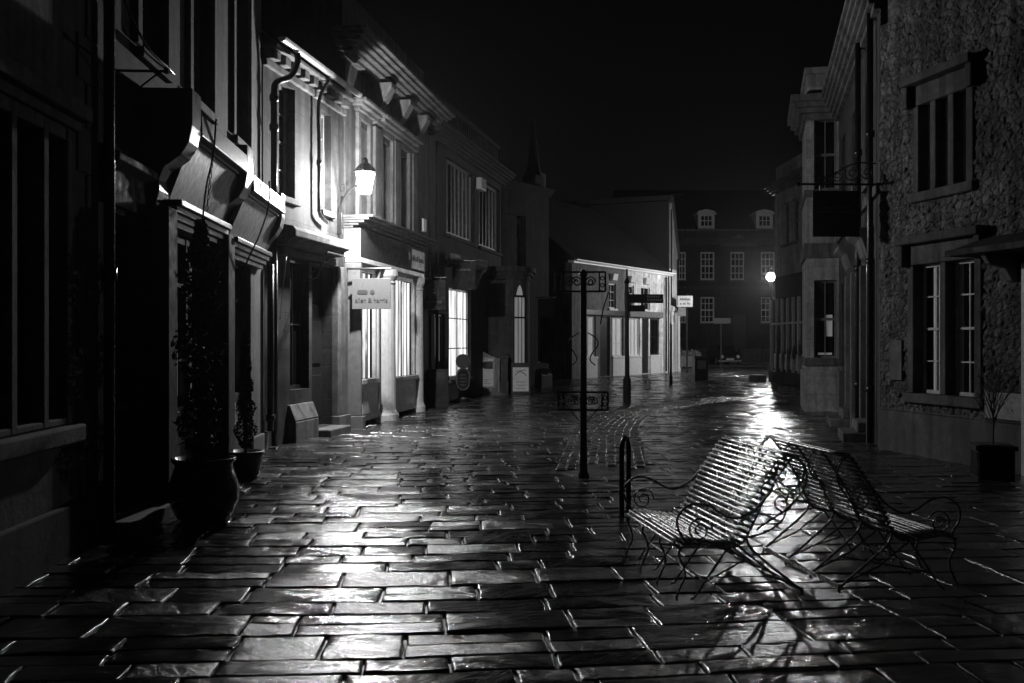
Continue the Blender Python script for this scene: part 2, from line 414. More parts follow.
TAB = rng.random((256, 256))
def vnoise(x, y):
    xi = np.floor(x).astype(int); yi = np.floor(y).astype(int); fx = x - xi; fy = y - yi
    fx = fx * fx * (3 - 2 * fx); fy = fy * fy * (3 - 2 * fy)
    a = TAB[xi % 256, yi % 256]; b = TAB[(xi + 1) % 256, yi % 256]; c = TAB[xi % 256, (yi + 1) % 256]; d = TAB[(xi + 1) % 256, (yi + 1) % 256]
    return (a * (1 - fx) + b * fx) * (1 - fy) + (c * (1 - fx) + d * fx) * fy - .5

BAND = smooth_curve([(1.12, 12.6, 0), (1.36, 15, 0), (1.75, 18.5, 0), (2.55, 22.3, 0), (4.0, 25.6, 0), (6.5, 29, 0)], 10)
BX = np.array([p.x for p in BAND]); BY = np.array([p.y for p in BAND]); BHW = 0.58

def band_dist(x, y):
    d = np.full(np.shape(x), 1e9)
    for i in range(len(BX) - 1):
        ax, ay, bx, by = BX[i], BY[i], BX[i + 1], BY[i + 1]; l2 = (bx - ax) ** 2 + (by - ay) ** 2
        t = np.clip(((x - ax) * (bx - ax) + (y - ay) * (by - ay)) / l2, 0, 1)
        d = np.minimum(d, np.hypot(x - ax - t * (bx - ax), y - ay - t * (by - ay)))
    return d

def build_paving():
    ang = R(4.6); ca, sa = math.cos(ang), math.sin(ang)
    VS, FS, AT, off = [], [], [], 0
    v = 1.5
    while v < 64:
        rh = random.choice((random.uniform(.2, .3), random.uniform(.27, .44))) if v < 30 else random.uniform(.3, .5)
        u = -9.0 + random.uniform(0, .8)
        umax = 10 if v < 20 else 18
        while u < umax:
            sl = random.uniform(.42, .9) if random.random() < .75 else random.uniform(.28, .5)
            cx = (u + sl / 2) * ca - (v + rh / 2) * sa; cy = (u + sl / 2) * sa + (v + rh / 2) * ca
            parts = [(v, rh)]
            if rh > .36 and cy < 30 and random.random() < .3:
                q = random.uniform(.4, .6) * rh; parts = [(v, q), (v + q, rh - q)]
            row_v, row_h = v, rh
            for v, rh in parts if (cy > 1.2 and abs(cx) < .56 * cy + 1.2) else ():
                gp = random.uniform(.002, .006); ge = random.uniform(.003, .010)
                st = .028 if cy < 9 else (.05 if cy < 15 else (.1 if cy < 26 else .2)); far = 1 if cy < 20 else 2.5
                nx = max(2, int(sl / st)); ny = max(2, int(rh / st))
                xs = np.concatenate([[0, .005], np.linspace(.016, sl - 2 * ge - .016, nx), [sl - 2 * ge - .005, sl - 2 * ge]]) + ge
                ys = np.concatenate([[0, .005], np.linspace(.016, rh - 2 * gp - .016, ny), [rh - 2 * gp - .005, rh - 2 * gp]]) + gp
                X, Y = np.meshgrid(xs, ys, indexing='ij')
                wob = .014
                lx = u + X + wob * vnoise((u + X) * 9, (v + Y) * 9); ly = v + Y + wob * vnoise((u + X) * 9 + 50, (v + Y) * 9)
                th = random.uniform(-1.1, 1.1); s0 = random.uniform(0, 200)
                rx = (X * math.cos(th) + Y * math.sin(th)); ry = (-X * math.sin(th) + Y * math.cos(th))
                amp = random.uniform(.3, 1.15)
                z = .022 + random.gauss(0, .0025) + (X - sl / 2) * random.gauss(0, .005) * far + (Y - rh / 2) * random.gauss(0, .008) * far
                z = z + amp * (.0125 * vnoise(rx * 3.2 + s0, ry * 7.5 + s0) + .0042 * vnoise(rx * 7 + s0, ry * 17 + s0) + .0017 * vnoise(rx * 24 + s0, ry * 42 + s0))
                ex = np.minimum(X - ge, sl - ge - X); ey = np.minimum(Y - gp, rh - gp - Y); e = np.minimum(ex, ey)
                z = z - .0035 * np.exp(-(e / .010)) * (1.1 + 1.6 * vnoise(lx * 14, ly * 14)) - .011 * (e < .002)
                lx, ly = lx + .16 * vnoise(lx * .4 + 7, ly * .4), ly + .22 * vnoise(lx * .33 + 90, ly * .45)
                wx = lx * ca - ly * sa; wy = lx * sa + ly * ca
                if band_dist(np.array([cx]), np.array([cy]))[0] < BHW + .7:
                    z = z - .03 * (band_dist(wx, wy) < BHW)
                n1, n2 = X.shape
                VS.append(np.stack([wx, wy, z], -1).reshape(-1, 3)); AT.append(np.full(n1 * n2, random.random(), np.float32))
                idx = np.arange(n1 * n2).reshape(n1, n2) + off
                FS.append(np.stack([idx[:-1, :-1], idx[1:, :-1], idx[1:, 1:], idx[:-1, 1:]], -1).reshape(-1, 4)); off += n1 * n2
            v, rh = row_v, row_h
            u += sl
        v += rh
    return np.concatenate(VS), np.concatenate(FS), 'paving', np.concatenate(AT)

def fast_mesh(name, V, F, mat, attr=None):
    me = bpy.data.meshes.new(name)
    me.vertices.add(len(V)); me.vertices.foreach_set('co', V.astype(np.float32).ravel())
    me.loops.add(F.size); me.loops.foreach_set('vertex_index', F.astype(np.int32).ravel())
    me.polygons.add(len(F)); me.polygons.foreach_set('loop_start', np.arange(0, F.size, 4, dtype=np.int32))
    me.update(calc_edges=True); me.validate(); me.shade_smooth(); me.materials.append(M[mat])
    if attr is not None:
        at = me.attributes.new('slab', 'FLOAT', 'POINT'); at.data.foreach_set('value', attr)
    o = bpy.data.objects.new(name, me); COL.objects.link(o); return o

structure(fast_mesh('paving', *build_paving()))

def build_setts():
    VS, FS, off = [], [], 0
    seg = np.hypot(np.diff(BX), np.diff(BY)); cum = np.concatenate([[0], np.cumsum(seg)]); tot = cum[-1]
    prof = [(0, -.02), (.012, -.004), (.03, .002), (.5, .006)]
    nl = 9; w = 2 * BHW / nl
    for k in range(nl):
        t = random.uniform(0, 1.1)
        while t < tot - .2:
            L = random.uniform(.12, .24); zo = .02 + random.gauss(0, .0045)
            f = np.array([0, .06, .2, .5, .8, .94, 1.0]); ed = np.array([-.01, -.003, .0, .002, .0, -.003, -.01])
            tl = t + .006 + (L - .012) * f; wl = -BHW + k * w + .005 + (w - .01) * f
            T, Wd = np.meshgrid(tl, wl, indexing='ij'); Z = np.minimum.outer(ed, ed) + zo + rng.normal(0, .0022, (7, 7)) + (f[:, None] - .5) * random.gauss(0, .006)
            i = np.clip(np.searchsorted(cum, T) - 1, 0, len(seg) - 1); a = (T - cum[i]) / seg[i]
            px = BX[i] + (BX[i + 1] - BX[i]) * a; py = BY[i] + (BY[i + 1] - BY[i]) * a
            tx = np.interp(T, cum, np.gradient(BX, cum)); ty = np.interp(T, cum, np.gradient(BY, cum)); ln = np.hypot(tx, ty)
            VS.append(np.stack([px + ty / ln * Wd, py - tx / ln * Wd, Z], -1).reshape(-1, 3))
            idx = np.arange(49).reshape(7, 7) + off
            FS.append(np.stack([idx[:-1, :-1], idx[:-1, 1:], idx[1:, 1:], idx[1:, :-1]], -1).reshape(-1, 4)[:, ::-1]); off += 49
            t += L
    return np.concatenate(VS), np.concatenate(FS)
structure(fast_mesh('cobbled_gutter', *build_setts(), 'setts'))

rd = MB().quad((-30, 64.5, .006), (70, 64.5, .006), (70, 72.0, .006), (-30, 72.0, .006)).build('road', 'road'); structure(rd)
kb = MB().box(-30, 70, 64.1, 64.45, -.05, .12).build('kerb', 'stone_dark', bevel=.02); structure(kb)
pv = MB().box(-30, 70, 72.05, 76, -.05, .12).build('pavement', 'ground'); structure(pv)

# ------------------------------------------------------------------ A  near left: rendered house
A = Facade((-3.03, 0.0), (-3.374, 8.13), 'rendered_house', 'dark weathered rendered house with a tall mullioned window at the near left')
z0, z1 = 1.02, 3.25
a0, a1 = A.S(-30), A.S(70)
m = wall_sheet(A.L, 9.0, [(a0, a1, z0, z1)], reveal=.2)
m.build('wall', 'render', A.root)
fr = MB()
w = (a1 - a0)
for x in [a0, a0 + w * .33, a0 + w * .66, a1 - .1]:
    fr.box(x, x + .1, -.02, .18, z0, z1)
fr.box(a0 + .1, a1 - .1, -.018, .18, z1 - .1, z1); fr.box(a0 + .1, a1 - .1, -.018, .18, z0, z0 + .06)
wf = fr.build('window', 'stone', A.root, bevel=.015)
MB().box(a0, a1, .12, .14, z0, z1).build('pane', 'glass', wf)
MB().box(a0 - .1, a1 + .1, -.09, .1, z0 - .14, z0 - .002).build('sill', 'stone', wf, bevel=.02)
hd = MB().box(a0 - .15, a1 + .15, -.12, .02, z1 + .08, z1 + .2); hd.box(a0 - .12, a1 + .12, -.05, .02, z1 + .002, z1 + .078)
hd.build('hood_mould', 'stone', A.root, bevel=.015)
q = MB()
for i in range(22):
    l = .42 if i % 2 else .24
    q.box(A.L - l, A.L - .004, -.012, .02, .45 + i * .36, .45 + i * .36 + .352)
q.build('quoin', 'stone_dark', A.root, bevel=.006)
MB().box(0, A.L - .006, -.03, .02, 0, .42).build('plinth', 'stone_dark', A.root, bevel=.02)

# ------------------------------------------------------------------ B  double fronted shop with tilted fascias
B = Facade((-3.385, 8.15), (-3.78, 15.08), 'double_shop_building', 'tall dark building with two tilted timber shop fascias between black consoles')
def bs(y): return (y - 8.15) / B.d.y
up = [(bs(9.2), bs(10.02)), (bs(11.0), bs(11.95)), (bs(13.15), bs(14.1))]
ops = [(a, b, 4.35, 6.6) for a, b in up]
dr = (bs(8.35), bs(9.3)); s1 = (bs(9.75), bs(11.75)); s2 = (bs(12.35), bs(13.85))
ops += [dr + (0.16, 2.75), s1 + (.55, 2.8), s2 + (.55, 2.75)]
wall_sheet(B.L, 9.2, ops, reveal=.25).build('wall', 'ashlar_dark', B.root)
for i, (a, b) in enumerate(up):
    sash(B.root, a, b, 4.35, 6.6, cols=3, rows=4, frame='grey', y=.16, sill='stone')
    MB().box(a - .14, a - .002, -.05, .04, 4.36, 6.75).box(b + .002, b + .14, -.05, .04, 4.36, 6.75).box(a - .2, b + .2, -.1, .04, 6.752, 6.9).build('surround', 'stone', B.root, bevel=.012)
cornice(0, B.L, 8.6, 9.2, .45).build('cornice', 'stone_dark', B.root)
# doorway
d = MB().box(dr[0] + .02, dr[1] - .02, .17, .22, .17, 2.1); 
for zz in (.35, 1.2): d.box(dr[0] + .14, dr[1] - .14, .15, .168, zz, zz + .7)
d = d.build('door', 'dark', B.root, bevel=.008)
MB().tube([(dr[1] - .12, .1, 1.05), (dr[1] - .12, .16, 1.05)], .03, 10).build('handle', 'lead', d)
MB().box(dr[0] + .02, dr[1] - .02, .17, .2, 2.14, 2.74).build('fanlight', 'glass', B.root)
MB().box(dr[0] - .1, dr[1] + .1, -.3, .2, 0, .15).build('doorstep', 'stone', B.root, bevel=.02)
MB().prism_x([(0.02, 2.8), (-.06, 2.8), (-.07, 3.1), (-.15, 3.16), (-.15, 3.22), (0.02, 3.3)], dr[0] - .1, dr[1] + .02).build('door_hood', 'matt', B.root, bevel=.01)
# consoles and fascias
def console(x, w=.32, zt=4.02, zb=2.92, out=.46):
    pr = [(.02, zt), (-out, zt), (-out, zt - .35), (-out + .03, zt - .5), (-out + .1, zt - .62), (-.2, zt - .74), (-.15, zt - .86), (-.16, zt - .96), (-.12, zb), (.02, zb)]
    return MB().prism_x(pr, x - w / 2, x + w / 2).build('console', 'dark', B.root, bevel=.012)
c1, c2, c3 = bs(9.5), bs(12.0), bs(14.55)
console(c1, .34, 4.02); console(c2, .36, 3.98); console(c3, .26, 3.8, 2.85, .42)
def fascia(xa, xb, zt, zb):
    n = MB(); a, b = xa, xb
    n.prism_x([(-.36, zt), (-.15, zb), (-.10, zb), (-.30, zt)], a, b)
    n.build('fascia', 'wood', B.root, bevel=.004)
    k = MB().prism_x([(.0, zt + .34), (-.46, zt + .27), (-.47, zt + .06), (.0, zt + .06)], a, b)
    k.build('fascia_flashing', 'flash', B.root, bevel=.01)
    r = MB()
    for i in range(3): r.box(a, b, -.385 + .03 * i, .0, zt - .03 - .0 * i - .028 * i + .052, zt + .0 - .028 * i + .054)
    r.build('fascia_moulding', 'dark', B.root)
    t = MB()
    for i in range(4): t.box(a - .03, b + .03, -.28 + .045 * i, .02, zb - .06 * (i + 1) + .004, zb - .06 * i)
    t.build('architrave', 'dark', B.root, bevel=.006)
fascia(c1 + .18, c2 - .19, 3.58, 3.02)
fascia(c2 + .19, c3 - .14, 3.42, 2.92)
# shopfronts
def shopfront(a, b, zt, n, dim=False):
    f = MB(); zs = .95
    for i in range(n + 1):
        x = a + (b - a) * i / n; f.box(x - .03, x + .03, .05, .13, zs, zt)
    f.box(a, b, .06, .12, zt - .08, zt - .002); f.box(a, b, .03, .13, zs - .06, zs - .003); f.box(a, b, .07, .11, zt - .55, zt - .5)
    w = f.build('shop_window', 'dark', B.root, bevel=.006)
    MB().box(a, b, .14, .15, .95, zt).build('pane', 'glass', w)
    k = MB().box(a, b, .06, .2, .1, .885)
    for i in range(n):
        x0 = a + (b - a) * i / n + .06; x1 = a + (b - a) * (i + 1) / n - .06
        k.box(x0, x1, .04, .058, .25, .8)
    k.build('stall_riser', 'grey', B.root, bevel=.008)
    for (q, z_, ww, hh, mt) in ((.07, 1.0, .1, 1.5, 'slat_low'), (.26, 1.15, .12, .35, 'slat_dim'), (.42, 1.5, .16, .22, 'slat_low'), (.6, 1.05, .1, .8, 'slat_low'), (.78, 1.3, .14, .2, 'slat_dim'), (.9, 1.0, .07, 1.6, 'slat_low')):
        x_ = a + (b - a) * q; MB().box(x_ - ww / 2, x_ + ww / 2, .128, .139, z_, z_ + hh).build('display_card', mt, w)
shopfront(*s1, 2.78, 3); shopfront(*s2, 2.73, 2)
for x, wd in ((c1, .3), (c2, .34)):
    MB().box(x - wd / 2, x + wd / 2, -.24, .02, .3, 2.915).box(x - wd / 2 - .04, x + wd / 2 + .04, -.28, .018, 0, .298).build('pilaster', 'matt', B.root, bevel=.01)
MB().box(bs(13.95), bs(14.98), -.07, .02, .3, 2.88).box(bs(13.9), bs(15.02), -.12, .018, 0, .296).build('pier', 'stone', B.root, bevel=.012)
# empty sign bracket on the wall
x = bs(8.5)
MB().tube([(x, 0, 3.95), (x, -.46, 3.95)], .012).tube([(x, 0, 3.62), (x, -.4, 3.94)], .009).tube([(x, -.46, 3.93), (x, -.46, 3.98)], .022).build('sign_bracket', 'black', B.root)
pipe(B.root, [(.06, -.08, .1), (.06, -.08, 8.6)], .045, collars=[(.06, -.08, 2.2), (.06, -.08, 4.6)])
pipe(B.root, [(B.L - .12, -.16, .3), (B.L - .12, -.16, 2.8)], .05, collars=[(B.L - .12, -.16, .5)])
def cable(name, label, pts, r=.008, cat='cable'):
    return tag(MB().tube(smooth_curve(pts, 8), r, 5).build(name, 'black', smooth=True), label, cat)
cable('cable', 'black cable sagging across the upper wall of the dark near shop', [B.W(.1, .05, 5.0), B.W(.5, .06, 4.6), B.W(1.0, .1, 4.35), B.W(1.5, .14, 4.3), B.W(1.9, .1, 4.33)], .012)
cable('cable', 'kinked cable hanging down the first timber fascia beside a chain', [B.W(bs(10.1), .5, 3.9), B.W(bs(10.15), .46, 3.55), B.W(bs(10.1), .40, 3.2), B.W(bs(10.0), .38, 2.75)], .010)
cable('cable', 'looping cable running down over the second timber fascia', [B.W(bs(12.9), .52, 3.72), B.W(bs(12.95), .5, 3.4), B.W(bs(12.75), .42, 3.0), B.W(bs(12.5), .3, 2.6), B.W(bs(12.4), .2, 2.2), B.W(bs(12.3), .2, 1.6)], .011)
cable('cable', 'thin straight cord slanting down from the end of the second fascia', [B.W(bs(14.8), .42, 2.9), B.W(bs(14.2), .46, 2.3), B.W(bs(13.8), .5, 1.95)], .006)
ch = MB()
for i in range(16):
    z = 3.85 - i * .055; p = Vector(B.W(bs(10.3), .45 - (i * .006), z))
    pts = [p + Vector((math.cos(t) * (.012 if i % 2 else 0), math.cos(t) * (0 if i % 2 else .012), math.sin(t) * .032)) for t in np.linspace(0, 2 * math.pi, 9)]
    ch.tube(pts, .0045, 4)
tag(ch.build('hanging_chain', 'black'), 'short black chain hanging in front of the first timber fascia', 'chain')

# ------------------------------------------------------------------ C  ashlar house with gutter
C = Facade((-3.765, 15.12), (-3.135, 18.62), 'ashlar_house', 'pale ashlar house front under a bright gutter beside the wall lantern')
HC = 6.15
def cw(u0, u1): return C.S(u0), C.S(u1)
wA = cw(279, 295); wB = cw(321, 331)
gw = cw(290, 309); gd = cw(312, 332)
ops = [wA + (3.95, 5.75), wB + (3.95, 5.7), gw + (.85, 3.0), gd + (.15, 2.95)]
wall_sheet(C.L, HC, ops, reveal=.24).build('wall', 'ashlar_mid', C.root)
for a, b, c, d in ops[:2]: sash(C.root, a, b, c, d, cols=2, rows=4, frame='grey', sill='stone', y=.16)
f = sash(C.root, *gw, .85, 3.0, cols=2, rows=2, frame='dark', sill=None, meet=False, name='shop_window')
MB().box(gw[0] - .1, gw[1] + .1, -.14, .1, 0, .35).prism_x([(.02, .36), (-.14, .36), (-.04, .62), (.02, .62)], gw[0] - .1, gw[1] + .1).build('stall_riser', 'stone', C.root, bevel=.015)
dd = MB().box(*gd, .18, .23, .16, 2.3)
for zz in (.3, 1.25): dd.box(gd[0] + .12, gd[1] - .12, .16, .178, zz, zz + .75)
dd = dd.build('door', 'dark', C.root, bevel=.01)
MB().tube([(gd[0] + .12, .12, 1.1), (gd[0] + .12, .17, 1.1)], .03, 10).build('handle', 'lead', dd)
MB().box(gd[0], gd[1], .18, .2, 2.33, 2.94).build('fanlight', 'glass', C.root)
MB().box(gd[0] - .05, gd[1] + .05, -.35, .2, 0, .14).build('doorstep', 'stone', C.root, bevel=.02)
xa, xb = C.S(287, .2), C.S(343, .2)
MB().prism_x([(.02, 3.5), (-.02, 3.5), (-.3, 3.44), (-.34, 3.38), (-.34, 3.28), (-.24, 3.24), (-.2, 3.16), (.02, 3.14)], xa, xb).build('shop_cornice', 'stone', C.root, bevel=.012)
MB().box(xa + .1, xb, -.08, .02, 3.0 + .004, 3.136).build('fascia_band', 'stone_dark', C.root, bevel=.02)
MB().box(gd[1] + .05, C.L - .02, -.1, .02, .3, 3.0).box(gd[1], C.L - .01, -.15, .018, 0, .296).build('pilaster', 'stone', C.root, bevel=.012)
g_ = MB()
for i in range(9):
    x = C.L * (i + .5) / 9; g_.box(x - .11, x + .11, -.16, .02, HC - .2, HC - .06)
g_.box(0, C.L, -.06, .02, HC - .32, HC - .204); g_.box(-.02, C.L, -.24, .02, HC - .056, HC)
g_.build('eaves_cornice', 'stone', C.root, bevel=.012)
gp = [(-.24 - .065 + .065 * math.cos(t), HC + .08 + .065 * math.sin(t)) for t in np.linspace(math.pi, 2 * math.pi, 8)]
MB().prism_x(gp + [(-.24 - .012, HC + .085), (-.24 - .118, HC + .085)][:2], .0, C.L).build('gutter', 'lead', C.root, smooth=False)
MB().prism_x([(-.2, HC + .004), (4, HC + 3.2), (7.5, HC + .004)], .02, C.L - .02).build('roof', 'slate', C.root)
x = C.S(274, .12)
pipe(C.root, smooth_curve([(x + .45, -.31, HC), (x + .45, -.31, HC - .15), (x + .3, -.26, HC - .4), (x + .05, -.14, HC - .55), (x, -.12, HC - .75), (x, -.12, 5.0), (x, -.12, 3.9)], 6), .05, collars=[(x, -.12, 4.9), (x, -.12, 5.35)])
x = C.S(319, .1)
pipe(C.root, smooth_curve([(x, -.3, HC), (x, -.1, HC - .4), (x, -.1, 5), (x, -.1, 4.0), (x + .02, -.1, 3.86), (x + .15, -.1, 3.78), (x + .4, -.1, 3.72)], 6), .032, collars=[(x, -.1, 4.7)])
x = C.S(271, .15)
pipe(C.root, [(x + .2, -.12, 0.05), (x + .2, -.12, 3.2)], .05)
# braces of a hanging bracket under the cornice
x = C.S(325, .3)
MB().tube([(x, 0, 2.75), (x - .1, -.5, 3.1)], .012).tube([(x - .3, -.45, 3.12), (x + .5, -.45, 3.12)], .014).tube([(x - .3, -.45, 3.12), (x - .35, -.3, 2.7), (x - .4, 0, 2.6)], .012).build('awning_bracket', 'black', C.root)

# ------------------------------------------------------------------ D  classical shop, lit windows
D = Facade((-3.12, 18.72), (-2.07, 25.07), 'classical_shop', 'tall classical stone shop with brightly lit windows between columns')
HD = 7.35
def dx(u, o=0): return D.S(u, o)
wins = [(dx(358), dx(367)), (dx(380), dx(390)), (dx(398), dx(407))]
zw = (3.98, 5.85)
ops = [w + zw for w in wins]
SFX = 4.75
ops.append((.05, SFX - .05, .02, 3.3))
wall_sheet(D.L, HD, ops, reveal=.25, depth=8).build('wall', 'ashlar', D.root)
for i, (a, b) in enumerate(wins):
    f = sash(D.root, a, b, *zw, cols=2, rows=4, frame='cream', sill='stone', y=.17)
    MB().box(a - .15, a - .003, -.07, .03, zw[0], zw[1] + .12).box(b + .003, b + .15, -.07, .03, zw[0], zw[1] + .12).box(a - .15, b + .15, -.065, .03, zw[1] + .123, zw[1] + .24).build('surround', 'stone', D.root, bevel=.012)
    cornice(a - .15, b + .15, zw[1] + .25, zw[1] + .45, .3, 3).build('window_hood', 'stone', D.root, bevel=.008)
for x in (dx(374), dx(394), dx(412)):
    MB().box(x - .2, x + .2, -.1, .03, 3.99, 6.02).prism_x([(.03, 6.9), (-.42, 6.9), (-.42, 6.8), (-.3, 6.6), (-.14, 6.35), (-.12, 6.1), (.03, 6.03)], x - .17, x + .17).build('bracket_pilaster', 'stone', D.root, bevel=.012)
cornice(-.1, D.L - .3, 6.92, HD, .62, 6).build('cornice', 'stone', D.root, bevel=.008)
MB().box(.1, D.L - .2, .1, .5, HD, HD + 1.0).build('parapet', 'ashlar_dark', D.root)
MB().box(2.2, D.L - .1, 1.2, 7, HD, HD + 2.1).build('attic_storey', 'ashlar_dark', D.root)
# shopfront projecting .3
SO = .3
fa = MB().box(0, SFX, -SO, .02, 3.22, 3.76); fa.build('fascia', 'matt', D.root, bevel=.006)  # the cornice's shade is put into this near-black front
MB().box(-.012, 0 - .003, -SO + .004, .02, 3.23, 3.755).build('fascia_return', 'white', D.root)
MB().box(-.0, SFX, -SO + .0, 0, 3.12, 3.217).build('soffit', 'white', D.root, bevel=.01)
MB().box(SFX - 1.15, SFX - .03, -SO - .014, -SO - .002, 3.27, 3.7).build('sign_panel', 'grey', D.root)
lettering('allen & harris', .2, 'paper_dark', D.root, SFX - .62, -SO - .02, 3.5, width=.98)
MB().tube([(SFX - 1.35, -SO - .003, 3.52), (SFX - 1.35, -SO - .012, 3.52)], .09, 16).build('logo_dot', 'paper_dark', D.root)
cornice(-.02, SFX + .02, 3.765, 4.0, SO + .28, 5, ret=.2).build('shop_cornice', 'stone', D.root, bevel=.006)
def column(x, w, mat='white'):
    k = MB().lathe(x, -SO + .12, [(w * .62, .0), (w * .62, .14), (w * .55, .18), (w * .5, .24), (w * .44, 2.8), (w * .5, 2.84), (w * .44, 2.88), (w * .58, 2.98), (w * .58, 3.115)], 20)
    return k.build('column', mat, D.root, smooth=False)
xs = {n: dx(u, SO) for n, u in dict(a=366, b=381, c=391, d=401, e=413, f=418).items()}
MB().box(.0, .1, -SO, .02, .25, 3.11).box(-.03, .13, -SO - .05, .02, 0, .246).build('pilaster', 'grey', D.root, bevel=.012)
column(xs['c'] - .1, .5); column(xs['b'] + .06, .15)
column(SFX - .28, .34)
def litwin(a, b, zb, zt, n):
    f = MB()
    for x in (a, b - .05): f.box(x, x + .05, -SO + .08, -SO + .16, zb, zt)
    f.box(a + .05, b - .05, -SO + .08, -SO + .16, zt - .07, zt); f.box(a - .03, b + .03, -SO + .0, -SO + .2, zb - .09, zb - .003)
    x = a + (b - a) * .5; f.box(x - .015, x + .015, -SO + .1, -SO + .14, zb, zt - .07)
    w = f.build('shop_window', 'cream', D.root, bevel=.006)
    blind(D.root, a + .05, b - .05, zb, zt - .07, -SO + .2, n, 'slat', parent=w)
    MB().box(a - .02, b + .02, -SO + .06, -SO + .3, .12, zb - .095).box(a + .1, b - .1, -SO + .045, -SO + .058, .25, zb - .2).build('stall_riser', 'cream', D.root, bevel=.01)
litwin(.16, xs['b'] - .04, .92, 3.05, 6)
litwin(xs['c'] + .2, SFX - .52, .88, 3.05, 8)
MB().box(SFX - .12, SFX, -SO + .05, .02, 0, 3.11).build('shopfront_cheek', 'grey', D.root)

# hanging sign of the classical shop
hx = dx(348, 0)
sgY = 17.9
SG = thing('hanging_sign', 'pale grey hanging sign with four dark dots above its lettering, on a black bar', 'sign', (-2.60, 18.5, 2.24), R(-3))
w_, h_ = .70, .56
MB().box(-.36, .36, -.012, .012, 0, .57).build('panel', 'signgrey', SG, bevel=.004)
MB().tube([(-.52, 0, .75), (.36, 0, .75)], .02, 8).build('bar', 'black', SG)
MB().tube([(-.2, 0, .57), (-.2, 0, .75)], .008).tube([(.2, 0, .57), (.2, 0, .75)], .008).build('hanger', 'black', SG)
MB().tube([(-.75, 0.05, .5), (-.2, .0, .5)], .012).tube([(-.55, 0, .38), (-.5, 0, .75)], .012).build('wall_bracket', 'black', SG)
sc = MB()
for (cx, cz, r) in ((-.52, .38, .07), (-.6, .5, .06), (-.48, .46, .05)):
    sc.tube([(px, 0, pz) for px, pz in spiral(cx, cz, r, .015, .5, 1.5)], .01, 5)
sc.build('scrollwork', 'black', SG)
lettering('allen & harris', .13, 'paper_dark', SG, 0, -.016, .16, width=.6, extr=.002)
for i, cx in enumerate((-.22, -.165, -.11, .02)): MB().tube([(cx, -.013, .315), (cx, -.018 - .0006 * i, .315)], .042, 18).build('logo_dot', 'paper_dark', SG)

# wall lantern
lx, ly, lz = -2.587, 17.6, 4.45
L1 = thing('wall_lantern', 'glowing tapered glass lantern on a curved scroll bracket at the classical shop', 'lantern', (lx, ly, 0), 0)
MB().prism_z([(0, 0)], 0, 0) if False else None
gl = MB(); bt, tp, zb, zt = .085, .155, lz - .2, lz + .17
c4 = lambda r, z: [(-r, -r, z), (r, -r, z), (r, r, z), (-r, r, z)]
gl.add(c4(bt, zb) + c4(tp, zt), [(0, 1, 5, 4), (1, 2, 6, 5), (2, 3, 7, 6), (3, 0, 4, 7)])
gl.build('glass', 'lampglass', L1)
fr = MB()
for i in range(4):
    p = c4(bt, zb)[i]; q = c4(tp, zt)[i]; fr.tube([p, q], .009, 5)
    fr.tube([c4(bt, zb)[i], c4(bt, zb)[(i + 1) % 4]], .01, 5); fr.tube([c4(tp, zt)[i], c4(tp, zt)[(i + 1) % 4]], .012, 5)
fr.build('frame', 'black', L1)
MB().lathe(0, 0, [(.205, zt + .01), (.18, zt + .05), (.1, zt + .14), (.05, zt + .17), (.05, zt + .22), (.02, zt + .26)], 4).build('cap', 'black', L1)
MB().lathe(0, 0, [(.03, lz - .1), (.055, lz - .03), (.05, lz + .06), (.02, lz + .1)], 12).build('bulb', 'bulb', L1)
wx, wy = C.W(C.S(339, .03), .03, 0)[:2]
bx, by = wx - lx, wy - ly
cv = [(bx, by, 3.95), (bx * .92, by * .92, 4.15), (bx * .6, by * .6, 4.36), (bx * .25, by * .25, 4.41), (0, 0, 4.41)]
MB().tube(smooth_curve(cv, 8), .02, 8).tube([(0, 0, 4.39), (0, 0, zb)], .025, 8).build('arm', 'black', L1, smooth=True)
MB().box(bx - .06, bx + .06, by - .03, by + .03, 3.6, 4.0).build('wall_plate', 'black', L1, bevel=.01)
sc = MB(); hd_ = Vector((-bx, -by)).normalized()
for (t, z, r) in ((.12, 4.45, .09), (.3, 4.52, .07), (.1, 4.25, .05)):
    sc.tube([(bx + hd_.x * (t + px), by + hd_.y * (t + px), z + pz) for px, pz in spiral(0, 0, r, .015, 3.5, 1.6)], .007, 5)
sc.build('scrollwork', 'black', L1)

# ------------------------------------------------------------------ E  long-windowed building
E = Facade((-2.04, 25.15), (-.35, 32.8), 'parapet_building', 'dark building with a row of tall narrow upper windows below a parapet')
HE = 7.15
zs_ = (4.5, 6.55)
g1 = [(E.S(446.5), E.S(475)), (E.S(479), E.S(500))]
lw = (E.S(449), E.S(471)); sw = (E.S(420) if E.S(420) > .1 else .12, E.S(440))
ops = [a + zs_ for a in g1] + [lw + (.62, 3.1), (.3, 1.25, .9, 2.35)]
wall_sheet(E.L, HE, ops, reveal=.22, depth=8).build('wall', 'shade_ashlar', E.root)
for (a, b), n in zip(g1, (7, 6)):
    sash(E.root, a, b, *zs_, cols=n, rows=1, frame='grey', sill='shade_ashlar', bar=.09, fr=.09)
cornice(0, E.L, 6.75, HE, .42, 5).build('cornice', 'shade_ashlar', E.root)
par = MB().box(0, E.L, .05, .3, HE, HE + .2).box(0, E.L, .03, .33, HE + .75, HE + .88)
for i in range(34):
    x = E.L * (i + .5) / 34; par.box(x - .06, x + .06, .1, .25, HE + .2, HE + .75)
par.build('parapet', 'shade_ashlar', E.root)
f = sash(E.root, *lw, .62, 3.1, cols=2, rows=3, frame='cream', pane='slat_dim', sill='stone', y=.12, meet=False, bar=.03, name='shop_window')
blind(E.root, lw[0] + .06, lw[1] - .06, .7, 3.04, .137, 7, 'slat', parent=f, gap=.2)
